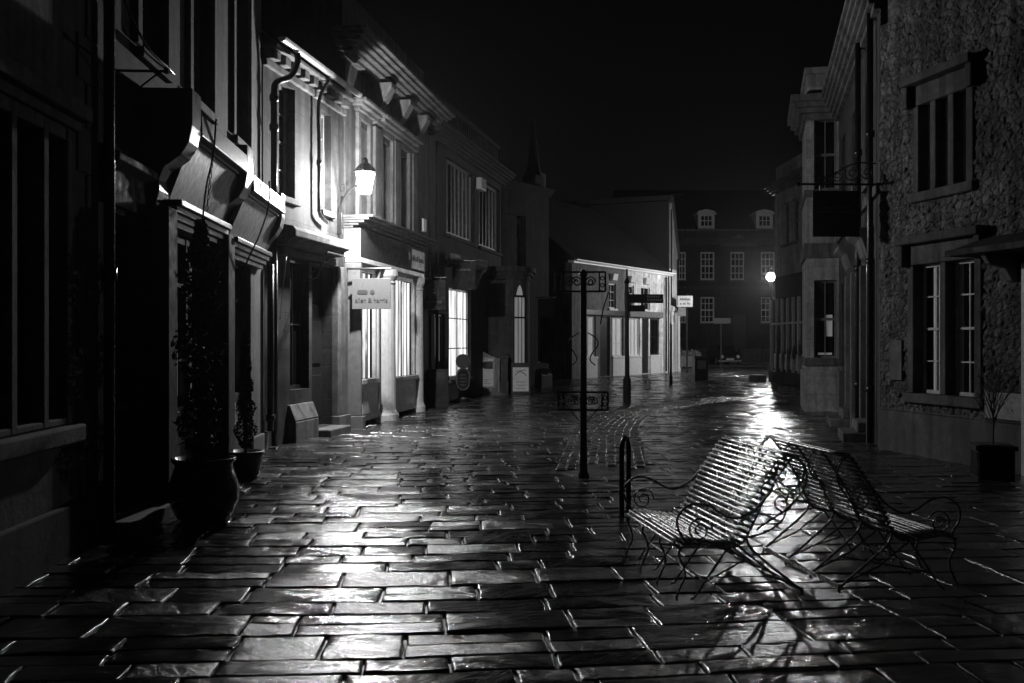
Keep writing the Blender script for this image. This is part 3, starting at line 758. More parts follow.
f = sash(E.root, .3, 1.25, .9, 2.35, cols=3, rows=1, frame='dark', pane='glass', sill='shade_ashlar', y=.1, meet=False, name='shop_window')
k = MB()
for i in range(7):
    x = .36 + i * .12; k.box(x, x + random.uniform(.03, .08), .108, .117, 1.0 + random.uniform(0, .3), 2.3 - random.uniform(0, .2))
k.build('window_display', 'slat_dim', f)
MB().box(.22, 1.4, -.06, .02, 2.36, 2.42).build('lintel', 'stone', E.root)
xa, xb = E.S(457, .3), E.S(484, .3)
MB().prism_x([(.02, 4.0), (-.3, 3.95), (-.42, 3.88), (-.42, 3.78), (-.25, 3.72), (.02, 3.7)], xa, xb).build('door_cornice', 'stone', E.root, bevel=.012)
MB().box(lw[0] - .35, lw[0] - .02, -.12, .02, 3.62, 4.0).build('corbel', 'shade_ashlar', E.root, bevel=.02)
MB().prism_x([(.02, 4.05), (-.4, 4.02), (-.38, 3.7), (-.22, 3.55), (-.1, 3.2), (.02, 3.1)], xb - .1, xb + .06).build('corbel', 'stone', E.root, bevel=.015)
MB().box(E.S(421, .05), E.S(424, .05), -.12, .02, 4.3, 4.62).build('alarm_box', 'white', E.root, bevel=.02)
MB().box(E.S(478, .05), E.S(483, .05), -.16, .02, 6.15, 6.5).build('alarm_box', 'white', E.root, bevel=.02)
x = E.S(437, .1)
pipe(E.root, [(x, -.1, .1), (x, -.1, 6.7)], .045)

def board(name, label, loc, rotz, w, h, mat, deco=None, t=.03, frame=None, cat='sign'):
    r = thing(name, label, cat, loc, rotz)
    MB().box(-w / 2, w / 2, -t / 2, t / 2, 0, h).build('panel', mat, r, bevel=.004)
    if frame:
        f = MB(); e = .035
        for q in ((-w / 2 - e, -w / 2, 0, h), (w / 2, w / 2 + e, 0, h), (-w / 2 - e, w / 2 + e, -e, 0), (-w / 2 - e, w / 2 + e, h, h + e)):
            f.box(q[0], q[1], -t * .8, t * .8, q[2], q[3])
        f.build('frame', frame, r, bevel=.004)
    if deco: deco(r, w, h, t)
    return r
def d_rings(r, w, h, t):
    k = MB(); yy = -t / 2 - .006
    k.tube([(.16 * math.cos(a), yy, h * .62 + .16 * math.sin(a)) for a in np.linspace(0, 2 * math.pi, 25)], .014, 5)
    for cx in (-.055, .055): k.tube([(cx + .05 * math.cos(a), yy, h * .62 + .05 * math.sin(a)) for a in np.linspace(0, 2 * math.pi, 17)], .013, 5)
    k.build('emblem', 'faint', r)
    k = MB()
    for i in range(9): k.box(-.24 + i * .054, -.2 + i * .054, yy - .002, yy + .004, h * .22, h * .22 + random.choice((.05, .065)))
    k.build('lettering', 'faint', r)
    MB().tube([(-w / 2 - .12, 0, h + .06), (w / 2 + .02, 0, h + .06)], .014).tube([(-.2, 0, h), (-.2, 0, h + .06)], .01).tube([(.2, 0, h), (.2, 0, h + .06)], .01).build('bracket', 'black', r)
board('hanging_sign', 'black hanging sign with a pale ringed emblem past the lit shop', (-2.02 + .05, 24.7, 2.42), R(0), .66, .74, 'board', d_rings)
def d_plain(r, w, h, t):
    MB().tube([(-w / 2 - .15, 0, h + .07), (w / 2 + .02, 0, h + .07)], .014).tube([(-.2, 0, h), (-.2, 0, h + .07)], .01).tube([(.2, 0, h), (.2, 0, h + .07)], .01).build('bracket', 'black', r)
    k = MB()
    for i in range(8): k.box(-.2 + i * .05, -.165 + i * .05, -t / 2 - .004, -t / 2 - .001, h * .72, h * .72 + .04)
    k.build('lettering', 'faint', r)
board('hanging_sign', 'plain black hanging sign above the bright barred window', (-1.28, 26.6, 3.02), R(0), .62, .7, 'board', d_plain)

# ------------------------------------------------------------------ bow fronted shop
BW = thing('bow_fronted_shop', 'small dark rounded shop bay with one arched window behind the notice boards', 'building', (-.12, 31.6, 0), 0)
def arc(r, a0, a1, n, cx=-.1, cy=0.0, sx=.78): return [(cx + r * sx * math.cos(a), cy + .75 * r * math.sin(a)) for a in np.linspace(R(a0), R(a1), n)]
pl = arc(1.0, 180, 360, 26)
MB().prism_z(pl + [(.68, .8), (-.88, .8)], 0, 3.55).build('wall', 'plinth', BW.children[0] if False else BW, smooth=False)
for z0_, z1_, e in ((3.55, 3.68, 1.04), (3.684, 3.8, 1.12), (3.804, 3.95, 1.22)):
    MB().prism_z(arc(e, 180, 360, 26) + [(.68 + (e - 1), .8), (-.88 - (e - 1), .8)], z0_, z1_).build('cornice', 'stone_dark', BW)
MB().prism_z(arc(1.03, 180, 360, 26) + [(.70, .8), (-.90, .8)], .0, .5).build('plinth', 'stone_dark', BW)
def bow_patch(a0, a1, z0_, z1_, r, n=8):
    k = MB(); pts = arc(r, a0, a1, n); q = arc(r + .03, a0, a1, n)
    k.prism_z(pts + q[::-1], z0_, z1_); return k
wn = MB()
for a in (291, 300.5, 310, 319.5, 329):
    p = arc(1.04, a - .8, a + .8, 2); q = arc(1.0, a - .8, a + .8, 2); wn.prism_z(p + q[::-1], .75, 3.05)
for z in (.75, 2.35, 3.02):
    wn.prism_z(arc(1.045, 290, 330, 8) + arc(1.0, 290, 330, 8)[::-1], z, z + .05)
wn = wn.build('window', 'dark', BW)
bow_patch(291.5, 319.0, .8, 3.0, 1.002).build('blind', 'slat_dim', wn)
p = arc(1.03, 296, 314, 9); k = MB(); n = len(p)
q = arc(1.0, 296, 314, 9)
k.add([(x, y, 3.06) for x, y in p] + [(x, y, 3.06 + .32 * math.sin(math.pi * (i + .25) / (n - .5))) for i, (x, y) in enumerate(p)], [(i, i + 1, n + i + 1, n + i) for i in range(n - 1)])
k.build('fanlight', 'slat_dim', wn)

# ------------------------------------------------------------------ F  tower block with spire
F_ = Facade((-.35, 36.2), (1.42, 38.6), 'stone_tower', 'narrow dark stone tower with a slender spire beyond the rounded bay')
wall_sheet(F_.L, 7.4, [(F_.S(538), F_.S(550), .8, 3.0), (F_.S(508), F_.S(526), 4.2, 6.3)], reveal=.3, depth=4).build('wall', 'shade_ashlar', F_.root)
sash(F_.root, F_.S(538), F_.S(550), .8, 3.0, cols=3, rows=1, frame='grey', sill=None, meet=False)
MB().box(F_.S(508), F_.S(526), .1, .2, 4.2, 6.3).build('blocked_window', 'stone_dark', F_.root)
cornice(0, F_.L, 7.2, 7.5, .2, 3).build('cornice', 'shade_ashlar', F_.root)
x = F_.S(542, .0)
MB().box(x - .3, x + .28, .1, .7, 7.5, 8.0).lathe(x, .4, [(.36, 8.0), (.3, 8.1), (.22, 8.5), (.13, 9.3), (.06, 9.9), (.09, 10.0), (.02, 10.2)], 8).build('spire', 'shade_ashlar', F_.root)
def d_lines(r, w, h, t):
    k = MB()
    for j, n in ((.62, 6), (.42, 9)):
        for i in range(n): k.box(-.022 * n + i * .044, -.022 * n + .03 + i * .044, -t / 2 - .005, -t / 2 - .001, h * j, h * j + .045)
    k.build('lettering', 'faint', r)
    MB().tube([(-w / 2 - .1, 0, h + .05), (w / 2 + .06, 0, h + .05)], .025).build('bracket', 'lead', r)
board('hanging_sign', 'grey hanging sign with a bright top rail beside the dark tower', (1.22, 35.8, 2.5), R(4), .6, .66, 'grey', d_lines)
pt = thing('flower_trough', 'low window trough of pale flowers against the foot of the tower', 'planter', (1.15, 36.6, 0), F_.ang)
MB().box(-.35, .35, -.16, .16, 0, .42).build('trough', 'grey', pt, bevel=.02)
k = MB()
for i in range(320):
    c = Vector((random.uniform(-.34, .34), random.uniform(-.16, .16), .42 + random.uniform(0, .2))); s_ = random.uniform(.02, .045)
    a = Vector((random.gauss(0, 1), random.gauss(0, 1), random.gauss(0, 1))).normalized(); b_ = a.orthogonal().normalized() * s_; c2_ = a.cross(b_)
    k.quad(c - b_ - c2_, c + b_ - c2_, c + b_ + c2_, c - b_ + c2_)
k.build('flowers', 'flower', pt)

# ------------------------------------------------------------------ G  low white shop across the street end
G = Facade((2.57, 42.9), (8.03, 51.5), 'low_shop_terrace', 'low whitewashed shop range with long bright eaves gutter at the street end')
HG = 5.05
def gx(u): return G.S(u)
gops = []
for (u0, u1, v0, v1) in ((609, 616, 278, 301), (627, 634, 278, 300), (641, 650, 279, 300)):
    a, b = gx(u0), gx(u1); gops.append((a, b, 3.15, 4.3))
low = [(gx(583), gx(596)), (gx(612.5), gx(623.5)), (gx(629), gx(640)), (gx(650), gx(659))]
dorg = [(gx(600), gx(610)), (gx(642), gx(648.5))]
ops = gops + [a + (.95, 2.75) for a in low] + [a + (.05, 2.75) for a in dorg]
xm = gx(626)
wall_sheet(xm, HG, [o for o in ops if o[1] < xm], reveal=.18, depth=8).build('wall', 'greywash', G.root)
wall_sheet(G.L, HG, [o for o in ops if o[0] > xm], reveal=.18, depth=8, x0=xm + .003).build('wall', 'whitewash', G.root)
for o in gops:
    sash(G.root, *o, cols=2, rows=3, frame='white', sill='white', y=.1)
    cx_ = (o[0] + o[1]) / 2
    MB().prism_x([(.02, 4.75), (-.2, 4.75), (-.14, 4.45), (.02, 4.4)], cx_ - .24, cx_ + .24).build('window_hood', 'white', G.root, bevel=.02)
for i, a in enumerate(low):
    f = sash(G.root, *a, .95, 2.75, cols=2 if i < 2 else 3, rows=3 if i < 2 else 2, frame='white' if i != 3 else 'dark', pane=['slat_low', 'slat_dim', 'slat_low', 'glass'][i], sill='white', y=.1, meet=False, name='shop_window')
    MB().box(a[0] - .05, a[1] + .05, -.06, .02, .02, .84).build('stall_riser', 'white', G.root, bevel=.01)
for i, a in enumerate(dorg):
    MB().box(*a, .1, .15, .06, 2.74).build('door', 'dark', G.root)
MB().box(gx(627.5), gx(660.5), -.16, .02, 2.8, 3.1).build('fascia', 'grey', G.root, bevel=.02)
MB().box(gx(582), gx(625), -.12, .02, 2.8, 3.05).build('fascia', 'dark', G.root, bevel=.02)
gp = [(-.28 - .08 + .08 * math.cos(t), HG + .08 + .08 * math.sin(t)) for t in np.linspace(math.pi, 2 * math.pi, 8)]
MB().prism_x(gp, -.3, G.L + .1).box(-.3, G.L + .1, -.26, .02, HG - .06, HG + .05).build('gutter', 'gloss', G.root)
MB().prism_x([(-.3, HG + .06), (4.0, HG + 3.6), (8.2, HG + .06)], -.25, G.L + .05).build('roof', 'slate', G.root)
x = gx(608)
MB().box(x - .35, x + .35, 3.5, 4.2, HG + 2.6, HG + 4.6).lathe(x, 3.85, [(.16, HG + 4.6), (.13, HG + 5.4), (.17, HG + 5.45)], 10).build('chimney', 'stone_dark', G.root)
pipe(G.root, [(gx(664), -.12, .1), (gx(664), -.12, 4.9)], .05)
lp = MB()
for (u, v0, v1) in ((584, 0, 0),):
    pass

# tall gabled house closing the white range
GH = Facade((8.12, 51.75), (8.85, 53.4), 'gabled_house', 'tall narrow pale gabled house corner rising behind the white range')
gh = MB(); Lh = GH.L
gh.prism_y([(0, 0), (Lh, 0), (Lh, 6.0), (Lh * .25, 8.9), (0, 8.9)], 0, 9)
gh.build('wall', 'matt', GH.root)
MB().box(.02, Lh - .02, -.03, -.003, 0, 5.4).build('front', 'whitewash', GH.root)
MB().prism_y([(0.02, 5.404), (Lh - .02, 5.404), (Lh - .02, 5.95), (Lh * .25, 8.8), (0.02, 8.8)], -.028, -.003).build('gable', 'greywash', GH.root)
MB().prism_y([(-.1, 8.95), (Lh * .25, 8.95), (Lh + .12, 5.95), (Lh + .12, 6.15), (Lh * .25 + .05, 9.2), (-.1, 9.2)], -.12, 9.1).build('roof', 'slate', GH.root)
MB().box(.1, Lh - .1, -.2, .02, 3.2, 3.45).build('shop_cornice', 'white', GH.root, bevel=.02)
k = MB()
for x in (.15, Lh - .25): k.lathe(x, -.12, [(.1, 0), (.1, .2), (.075, .25), (.065, 2.9), (.1, 3.0), (.1, 3.195)], 10)
k.build('column', 'white', GH.root)
MB().box(.35, Lh - .4, -.03, .02, .3, 2.9).build('shop_window', 'slat_low', GH.root)
MB().box(.25, .36, -.08, .02, 3.5, 8.5).box(Lh - .3, Lh - .2, -.08, .02, 3.5, 6.0).build('downpipe', 'black', GH.root)

# ------------------------------------------------------------------ H  far Georgian house
H = Facade((8.0, 74.0), (25.0, 74.0), 'georgian_house', 'far symmetrical Georgian house with sash windows and pedimented dormers')
def hx_(u): return H.S(u)
def hz(v): return CAM_H + (HORIZ - v) / FPX * 74.0
up = [(676, 686), (700.5, 714.5), (730.5, 744.5), (761, 775), (790, 804)]
ops = [(hx_(a), hx_(b), hz(280), hz(252)) for a, b in up] + [(hx_(a), hx_(b), hz(323), hz(297)) for a, b in (up[0], up[1], up[3], up[4])]
ops.append((hx_(733), hx_(747), .2, 3.6))
wall_sheet(H.L, hz(229), ops, reveal=.2, depth=10).build('wall', 'shade_ashlar', H.root)
for o in ops[:-1]: sash(H.root, *o, cols=3, rows=4, frame='white', sill='stone', bar=.06, fr=.1)
MB().box(*ops[-1][:2], .15, .2, .2, 3.6).build('door', 'dark', H.root)
cornice(-.2, H.L + .2, hz(245), hz(239), .5, 3).build('cornice', 'stone_dark', H.root)
MB().box(0, H.L, -.1, .02, hz(289), hz(286)).build('string_course', 'stone_dark', H.root)
a, b = hx_(720), hx_(756)
MB().prism_y([(a, hz(247)), (b, hz(247)), (b, hz(245)), ((a + b) / 2, hz(234.5)), (a, hz(245))], -.35, .02).build('pediment', 'stone', H.root)
MB().box(0, H.L, -.03, .4, hz(231), hz(228.9)).build('parapet', 'stone', H.root)
MB().prism_x([(.5, hz(229)), (5, hz(180)), (9.6, hz(229))], 0, H.L).build('roof', 'slate', H.root)
for u in (707.5, 766):
    x = hx_(u); dm = MB().box(x - .62, x + .62, .45, 3.0, hz(229), hz(213)).prism_y([(x - .78, hz(213)), (x + .78, hz(213)), (x + .55, hz(210)), (x, hz(208.5)), (x - .55, hz(210))], .35, 3.0)
    dm = dm.build('dormer', 'white', H.root)
    f = MB()
    for q in (-.42, -.14, .14, .42): f.box(x + q - .035, x + q + .035, .40, .445, hz(226), hz(215))
    for z in (hz(226), hz(220.5), hz(215.5)): f.box(x - .42, x + .42, .395, .44, z, z + .07)
    f = f.build('window', 'white', dm); MB().box(x - .42, x + .42, .446, .449, hz(226), hz(215)).build('pane', 'glass', f)
for u in (686, 800):
    x = hx_(u); MB().box(x - .5, x + .5, 4.4, 5.6, hz(205), hz(185)).lathe(x - .22, 5, [(.16, hz(185)), (.13, hz(180))], 8).lathe(x + .22, 5, [(.16, hz(185)), (.13, hz(180))], 8).build('chimney', 'stone_dark', H.root)
FW = Facade((5, 73.0), (30, 73.0), 'front_wall', 'low dark stone wall with iron rails before the far Georgian house', 'wall')
MB().box(0, 9.2, 0, .3, .1, 1.1).box(11.6, 25, 0, .3, .1, 1.1).build('wall', 'stone_dark', FW.root, bevel=.03)
rl = MB()
for i in range(48):
    x = i * .19; rl.tube([(x, .15, 1.1), (x, .15, 1.9)], .015, 4)
for i in range(70):
    x = 11.7 + i * .19; rl.tube([(x, .15, 1.1), (x, .15, 1.9)], .015, 4)
rl.box(0, 9.2, .13, .17, 1.78, 1.82).box(11.6, 25, .13, .17, 1.78, 1.82).build('railing', 'black', FW.root)

# ------------------------------------------------------------------ K  rubble house on the right
K = Facade((5.57, 15.1), (6.95, 9.45), 'rubble_house', 'rough rubble stone house with hooded mullioned windows on the right', 'building')
K.L = 9.0
def kx(u, o=0): return K.S(u, o)
wl = (kx(916), kx(977)); wu = (kx(921), kx(969))
zl = (K.Z(395, kx(945)), K.Z(262, kx(945))); zu = (K.Z(187, kx(945)), K.Z(97, kx(945)))
kop = [wl + zl, wu + zu]
KH = 9.0
def build_rubble():
    st = .021; z_lo = .62
    xs = np.arange(0, 6.0 + st / 2, st); zs = np.arange(z_lo, 6.4 + st / 2, st)
    seeds = []
    zz = z_lo - .1
    while zz < 6.6:
        h = random.uniform(.055, .12); x = random.uniform(-.3, 0)
        while x < 6.2:
            w = random.uniform(.06, .2); seeds.append((x + w / 2, zz + h / 2 + random.gauss(0, .02), random.uniform(.3, 1), w, h)); x += w
        zz += h
    Sx = np.array([s[0] for s in seeds]); Sz = np.array([s[1] for s in seeds]); So = np.array([s[2] for s in seeds]); Sw = np.array([s[3] for s in seeds]); Sh = np.array([s[4] for s in seeds])
    X, Z = np.meshgrid(xs, zs, indexing='ij'); Y = np.zeros_like(X)
    jx = X + .05 * vnoise(X * 12, Z * 12); jz = Z + .07 * vnoise(X * 12 + 40, Z * 12)
    for i in range(X.shape[0]):
        near = np.where(np.abs(Sx - xs[i]) < .3)[0]
        d = np.maximum(np.abs(jx[i][:, None] - Sx[near][None]) / Sw[near][None], np.abs(jz[i][:, None] - Sz[near][None]) / Sh[near][None])
        j = np.argmin(d, 1); dm = d[np.arange(len(zs)), j]
        prof = np.clip((.55 - dm) / .16, 0, 1) ** .6
        Y[i] = -.034 * prof * So[near][j]
    Y += -.014 * vnoise(X * 11, Z * 9) - .022 * vnoise(X * 26 + 9, Z * 18)
    m = MB(); idx = -np.ones(X.shape, int)
    vs = []
    for i in range(X.shape[0]):
        for j in range(X.shape[1]):
            idx[i, j] = len(vs); vs.append((X[i, j], Y[i, j], Z[i, j]))
    fs = []
    for i in range(X.shape[0] - 1):
        cx = xs[i] + st / 2
        for j in range(X.shape[1] - 1):
            cz = zs[j] + st / 2
            if any(o[0] - .02 < cx < o[1] + .02 and o[2] - .02 < cz < o[3] + .02 for o in kop): continue
            fs.append((idx[i, j], idx[i + 1, j], idx[i + 1, j + 1], idx[i, j + 1]))
    m.add(vs, fs)
    m.box(0, 9, .12, .3, 6.38, KH).box(6.02, 9, .02, .3, 0, 6.37)
    m.box(.0, 9, 1.2, 6, 0, KH - .1)
    for a, b, c, d in kop:
        a -= .05; b += .05; c -= .05; d += .05; t = .3
        m.quad((a, 0, c), (a, t, c), (a, t, d), (a, 0, d)); m.quad((b, 0, c), (b, 0, d), (b, t, d), (b, t, c))
        m.quad((a, 0, d), (a, t, d), (b, t, d), (b, 0, d)); m.quad((a, 0, c), (b, 0, c), (b, t, c), (a, t, c))
    m.quad((0, .02, 0), (0, 1.2, 0), (0, 1.2, 6.4), (0, .02, 6.4))
    return m
rb = build_rubble().build('wall', 'rubble', K.root)
MB().box(.02, 5.98, -.05, .05, 0, .62).box(.02, 5.98, -.03, .05, .623, .66).build('plinth', 'plinth', K.root, bevel=.015)
def stone_window(a, b, c, d, cols, rows, n, curtain=False, hood_h=.2):
    sr = MB(); e = .13
    sr.box(a - e, a, -.05, .16, c, d); sr.box(b, b + e, -.05, .16, c, d)
    mw = .12; lights = []
    wlt = (b - a - mw * (n - 1)) / n
    for i in range(n):
        x = a + i * (wlt + mw); lights.append((x, x + wlt))
        if i: sr.box(x - mw, x, -.045, .16, c, d)
    sr.box(a - e, b + e, -.052, .16, d + .003, d + .28)
    sr.build('surround', 'stone_mid', K.root, bevel=.015)
    MB().box(a - e - .05, b + e + .05, -.1, .16, c - .14, c - .003).build('sill', 'stone_mid', K.root, bevel=.02)
    hp = MB().box(a - e - .1, b + e + .1, -.2, .05, d + .29, d + .29 + .12)
    hp.box(a - e - .1, a - e + .02, -.16, .05, d - .02, d + .286).box(b + e - .02, b + e + .1, -.16, .05, d - .02, d + .286)
    hp.build('hood_mould', 'stone_dark', K.root, bevel=.02)
    for i, (x0, x1) in enumerate(lights):
        sash(K.root, x0, x1, c, d, y=.13, cols=cols, rows=rows, frame='cream', sill=None, bar=.02, fr=.04, curtain=(((.35, .72),) if i == 0 else ((.05, .25), (.7, .98),)) if curtain else None)
stone_window(*kop[0], 2, 4, 2, True)
stone_window(*kop[1], 1, 6, 3)
MB().box(kx(893), kx(905), -.06, -.02, K.Z(380, kx(899)), K.Z(340, kx(899))).build('plaque', 'stone', K.root, bevel=.008)
MB().prism_x([(-.4, KH), (3.5, KH + 2.5), (6.5, KH)], 0, 9).build('roof', 'slate', K.root)
# porch hood at the picture's right edge
hx0 = kx(966, .3)
ph = MB().box(hx0, hx0 + 2.2, -.62, .02, 2.72, 2.8).prism_x([(.02, 3.0), (-.55, 2.804), (.02, 2.804)], hx0 + .03, hx0 + 2.15)
ph.build('porch_hood', 'matt', K.root, bevel=.01)
k = MB().prism_x([(.02, 2.715), (-.5, 2.715), (-.42, 2.6), (-.2, 2.55), (-.1, 2.4), (.02, 2.35)], hx0 + .5, hx0 + .58)
k.build('porch_bracket', 'grey', K.root, bevel=.01)
MB().box(hx0 + .75, hx0 + .95, -.12, .02, 0, 2.6).build('door_post', 'cream', K.root, bevel=.012)
MB().box(hx0 + .955, hx0 + 1.9, -.06, .0, .1, 2.55).build('door', 'dark', K.root)
MB().box(hx0 + .05, hx0 + .72, -.062, -.03, .67, 1.0).build('vent_panel', 'paper_mid', K.root)

# ------------------------------------------------------------------ J  ashlar house with projecting bay
J = Facade((7.52, 23.0), (5.60, 15.2), 'bay_fronted_house', 'pale ashlar house with a two storey square bay and moulded cornice')
HJ = 7.2
def jx(u, o=0): return J.S(u, o)
djs = [((19.9 - 23) / J.d.y, (18.9 - 23) / J.d.y), ((17.0 - 23) / J.d.y, (16.1 - 23) / J.d.y)]
jw = [((22.3 - 23) / J.d.y, (21.3 - 23) / J.d.y)]
ops = [a + (.35, 2.7) for a in djs] + [a + (1.1, 2.9) for a in jw] + [((y0 - 23) / J.d.y, (y0 - 1.0 - 23) / J.d.y, 4.3, 6.1) for y0 in (22.3, 19.9, 17.2)]
wall_sheet(J.L, HJ, ops, reveal=.22, depth=6).build('wall', 'ashlar', J.root)
for o in ops[2:]: sash(J.root, *o, cols=3, rows=4, frame='grey', sill='stone')
for a in djs:
    MB().box(*a, .15, .2, .36, 2.69).build('door', 'dark', J.root)
    MB().prism_x([(.02, 3.5), (-.34, 3.46), (-.34, 3.38), (-.2, 3.3), (-.12, 3.05), (.02, 2.95)], a[0] - .1, a[1] + .1).build('door_hood', 'stone', J.root, bevel=.02)
    for x in (a[0] - .2, a[1] + .02):
        MB().box(x, x + .18, -.12, .02, .0, 2.94).build('door_pilaster', 'stone', J.root, bevel=.015)
    MB().box(a[0] - .05, a[1] + .05, -.48, .02, .0, .17).box(a[0] - .02, a[1] + .02, -.25, .02, .173, .34).build('doorstep', 'stone', J.root, bevel=.02)
cornice(0, J.L, 6.7, HJ + .05, .42, 6, ret=0).build('cornice', 'stone', J.root, bevel=.01)
MB().box(0, J.L, .1, .4, HJ + .055, HJ + .8).build('parapet', 'ashlar', J.root)
for z in (3.9,): MB().box(0, J.L, -.07, .02, z, z + .16).build('string_course', 'stone', J.root, bevel=.012)
# the bay: front wall towards the camera
BY0 = 23.05
bl, br_ = 6.84, 7.66
lo = Vector((bl, BY0)); 
bayroot = J.root
def jl(px, py, z):
    return (-(py - BY0), px - 7.56, z)   # square to the house front
def bay_box(mb, x0, x1, y0, y1, za, zb):
    c = [jl(x0, y0, za), jl(x1, y0, za), jl(x1, y1, za), jl(x0, y1, za), jl(x0, y0, zb), jl(x1, y0, zb), jl(x1, y1, zb), jl(x0, y1, zb)]
    return mb.add(c, [(0, 3, 2, 1), (4, 5, 6, 7), (0, 1, 5, 4), (1, 2, 6, 5), (2, 3, 7, 6), (3, 0, 4, 7)])
bu = lambda u: (u - 512) / FPX * BY0
bz = lambda v: CAM_H + (HORIZ - v) / FPX * BY0
w0, w1 = bl + .17, bl + .68; lz0, lz1 = bz(358), bz(280); uz0, uz1 = bz(189), bz(118)
bw = MB()
bay_box(bw, bl, w0, BY0, BY0 + .35, .4, 6.9); bay_box(bw, w1, br_, BY0, BY0 + .35, .4, 6.9)
bay_box(bw, w0 + .001, w1 - .001, BY0 + .001, BY0 + .35, .4, lz0); bay_box(bw, w0 + .001, w1 - .001, BY0 + .001, BY0 + .35, lz1, uz0); bay_box(bw, w0 + .001, w1 - .001, BY0 + .001, BY0 + .35, uz1, 6.9)
bay_box(bw, bl, bl + .3, BY0 + .351, BY0 + 2.2, .4, 6.9)
bw.build('bay_wall', 'pale', J.root)
b2 = MB(); bay_box(b2, bl - .05, br_, BY0 - .05, BY0 + 2.2, 0, .95).build('bay_plinth', 'pale', J.root, bevel=.015)
for e, za, zb in ((.05, lz0 - .18, lz0 - .005), (.06, bz(258), bz(243)), (.045, uz0 - .18, uz0 - .004)):
    b3 = MB(); bay_box(b3, bl - e, br_, BY0 - e, BY0 + 2.2, za, zb); b3.build('bay_string_course', 'stone', J.root, bevel=.015)
b4 = MB()
for i, (o, za, zb) in enumerate(((.08, 6.75, 6.9), (.18, 6.904, 7.02), (.28, 7.024, 7.14), (.36, 7.144, 7.3))): bay_box(b4, bl - o, br_, BY0 - o, BY0 + 2.4, za, zb)
b4.build('bay_cornice', 'stone', J.root, bevel=.01)
b5 = MB(); bay_box(b5, bl + .02, br_, BY0 + .1, BY0 + 2.2, 7.304, 7.85); bay_box(b5, bl - .04, br_, BY0 + .04, BY0 + 2.2, 7.854, 8.0)
b5.build('bay_parapet', 'pale', J.root, bevel=.012)
def bay_window(za, zb, disp):
    f = MB(); yy = BY0 + .16; e = .05
    bay_box(f, w0, w0 + e, yy, yy + .06, za, zb); bay_box(f, w1 - e, w1, yy, yy + .06, za, zb); bay_box(f, w0 + e, w1 - e, yy, yy + .06, zb - e, zb); bay_box(f, w0 + e, w1 - e, yy, yy + .06, za, za + e)
    zm = (za + zb) / 2; bay_box(f, w0 + e, w1 - e, yy + .005, yy + .05, zm - .03, zm + .03)
    xm_ = (w0 + w1) / 2; bay_box(f, xm_ - .012, xm_ + .012, yy + .01, yy + .045, za + e, zb - e)
    f = f.build('window', 'grey', J.root)
    p = MB(); bay_box(p, w0, w1, yy + .062, yy + .07, za, zb).build('pane', 'glass', f)
    if disp:
        k = MB(); bay_box(k, w0 + .28, w0 + .42, yy + .054, yy + .061, za + .5, za + 1.0); bay_box(k, w0 + .1, w1 - .1, yy + .054, yy + .061, za + .07, za + .12)
        k.build('window_display', 'slat_low', f)
bay_window(lz0, lz1, True); bay_window(uz0, uz1, False)
for u, o in ((858, .13), (870, .1)):
    x = jx(u, o); pipe(J.root, [(x, -o, .05), (x, -o, 7.0)], .05, collars=[(x, -o, z) for z in (.9, 2.9, 4.9)])
pipe(J.root, [jl(bu(842), BY0 - .1, .1), jl(bu(842), BY0 - .1, 6.7)], .05)

# black hanging sign on an ornate bracket
SJ = thing('hanging_sign', 'large black hanging sign under an ornate scrolled bracket on the right', 'sign', (4.94, 15.25, 3.24), R(2))
MB().box(-.36, .36, -.015, .015, 0, .7).build('panel', 'board', SJ, bevel=.004)
MB().tube([(-.56, 0, .8), (.9, 0, .8)], .018, 8).lathe(-.58, 0, [(.01, .76), (.035, .8), (.01, .84)], 8).tube([(-.25, 0, .7), (-.25, 0, .8)], .008).tube([(.25, 0, .7), (.25, 0, .8)], .008).build('bracket', 'black', SJ)
sc = MB()
for (cx, cz, r) in ((-.2, .88, .07), (.02, .92, .09), (.25, .96, .12), (.48, .98, .11), (.35, .87, .05)):
    sc.tube([(px, 0, pz) for px, pz in spiral(cx, cz, r, .015, 2.5, 1.6)], .009, 5)
sc.tube([(p.x, p.y, p.z) for p in smooth_curve([(-.3, 0, .82), (0, 0, .98), (.3, 0, 1.12), (.62, 0, 1.12)], 6)], .011, 5)
sc.build('scrollwork', 'black', SJ)
k = MB()
for z_, n_ in ((.42, 12), (.36, 16)):
    for i in range(n_):
        if i != n_ // 2 - 1: k.box(-.019 * n_ + i * .038, -.019 * n_ + .028 + i * .038, -.0185, -.0155, z_, z_ + random.choice((.03, .036)))
k.build('lettering', 'faint', SJ)
MB().box(-.2, .2, -.018, -.0155, .27, .275).build('rule_line', 'faint', SJ)

# ------------------------------------------------------------------ I  far right shop
I = Facade((10.56, 40.2), (10.85, 31.5), 'colonnaded_shop', 'grey two storey shop with a dark fascia over pale shopfront posts at right')
ops = [(I.S(783), I.S(789), 5.4, 7.0), (I.S(792), I.S(798), 5.4, 7.0), (.3, 5.2, .5, 3.3)]
wall_sheet(I.L, 7.9, ops, reveal=.2, depth=8).build('wall', 'pale', I.root)
for o in ops[:2]: sash(I.root, *o, cols=2, rows=4, frame='grey', sill='stone')
cornice(0, I.L, 7.5, 7.9, .35, 4).build('cornice', 'stone', I.root)
MB().box(0, I.L, .05, .35, 7.9, 8.6).build('parapet', 'pale', I.root)
MB().box(.8, 5.6, -.22, .02, 3.3, 4.15).build('fascia', 'matt', I.root, bevel=.02)
k = MB()
for i in range(8):
    x = .1 + i * .68; k.box(x, x + .09, -.2, -.11, .45, 3.296)
k.box(.1, 4.9, -.19, -.13, 2.3, 2.36)
w = k.build('shop_window', 'cream', I.root)
MB().box(.15, 4.9, -.11, -.09, .5, 3.29).build('pane', 'glass', w)
k = MB()
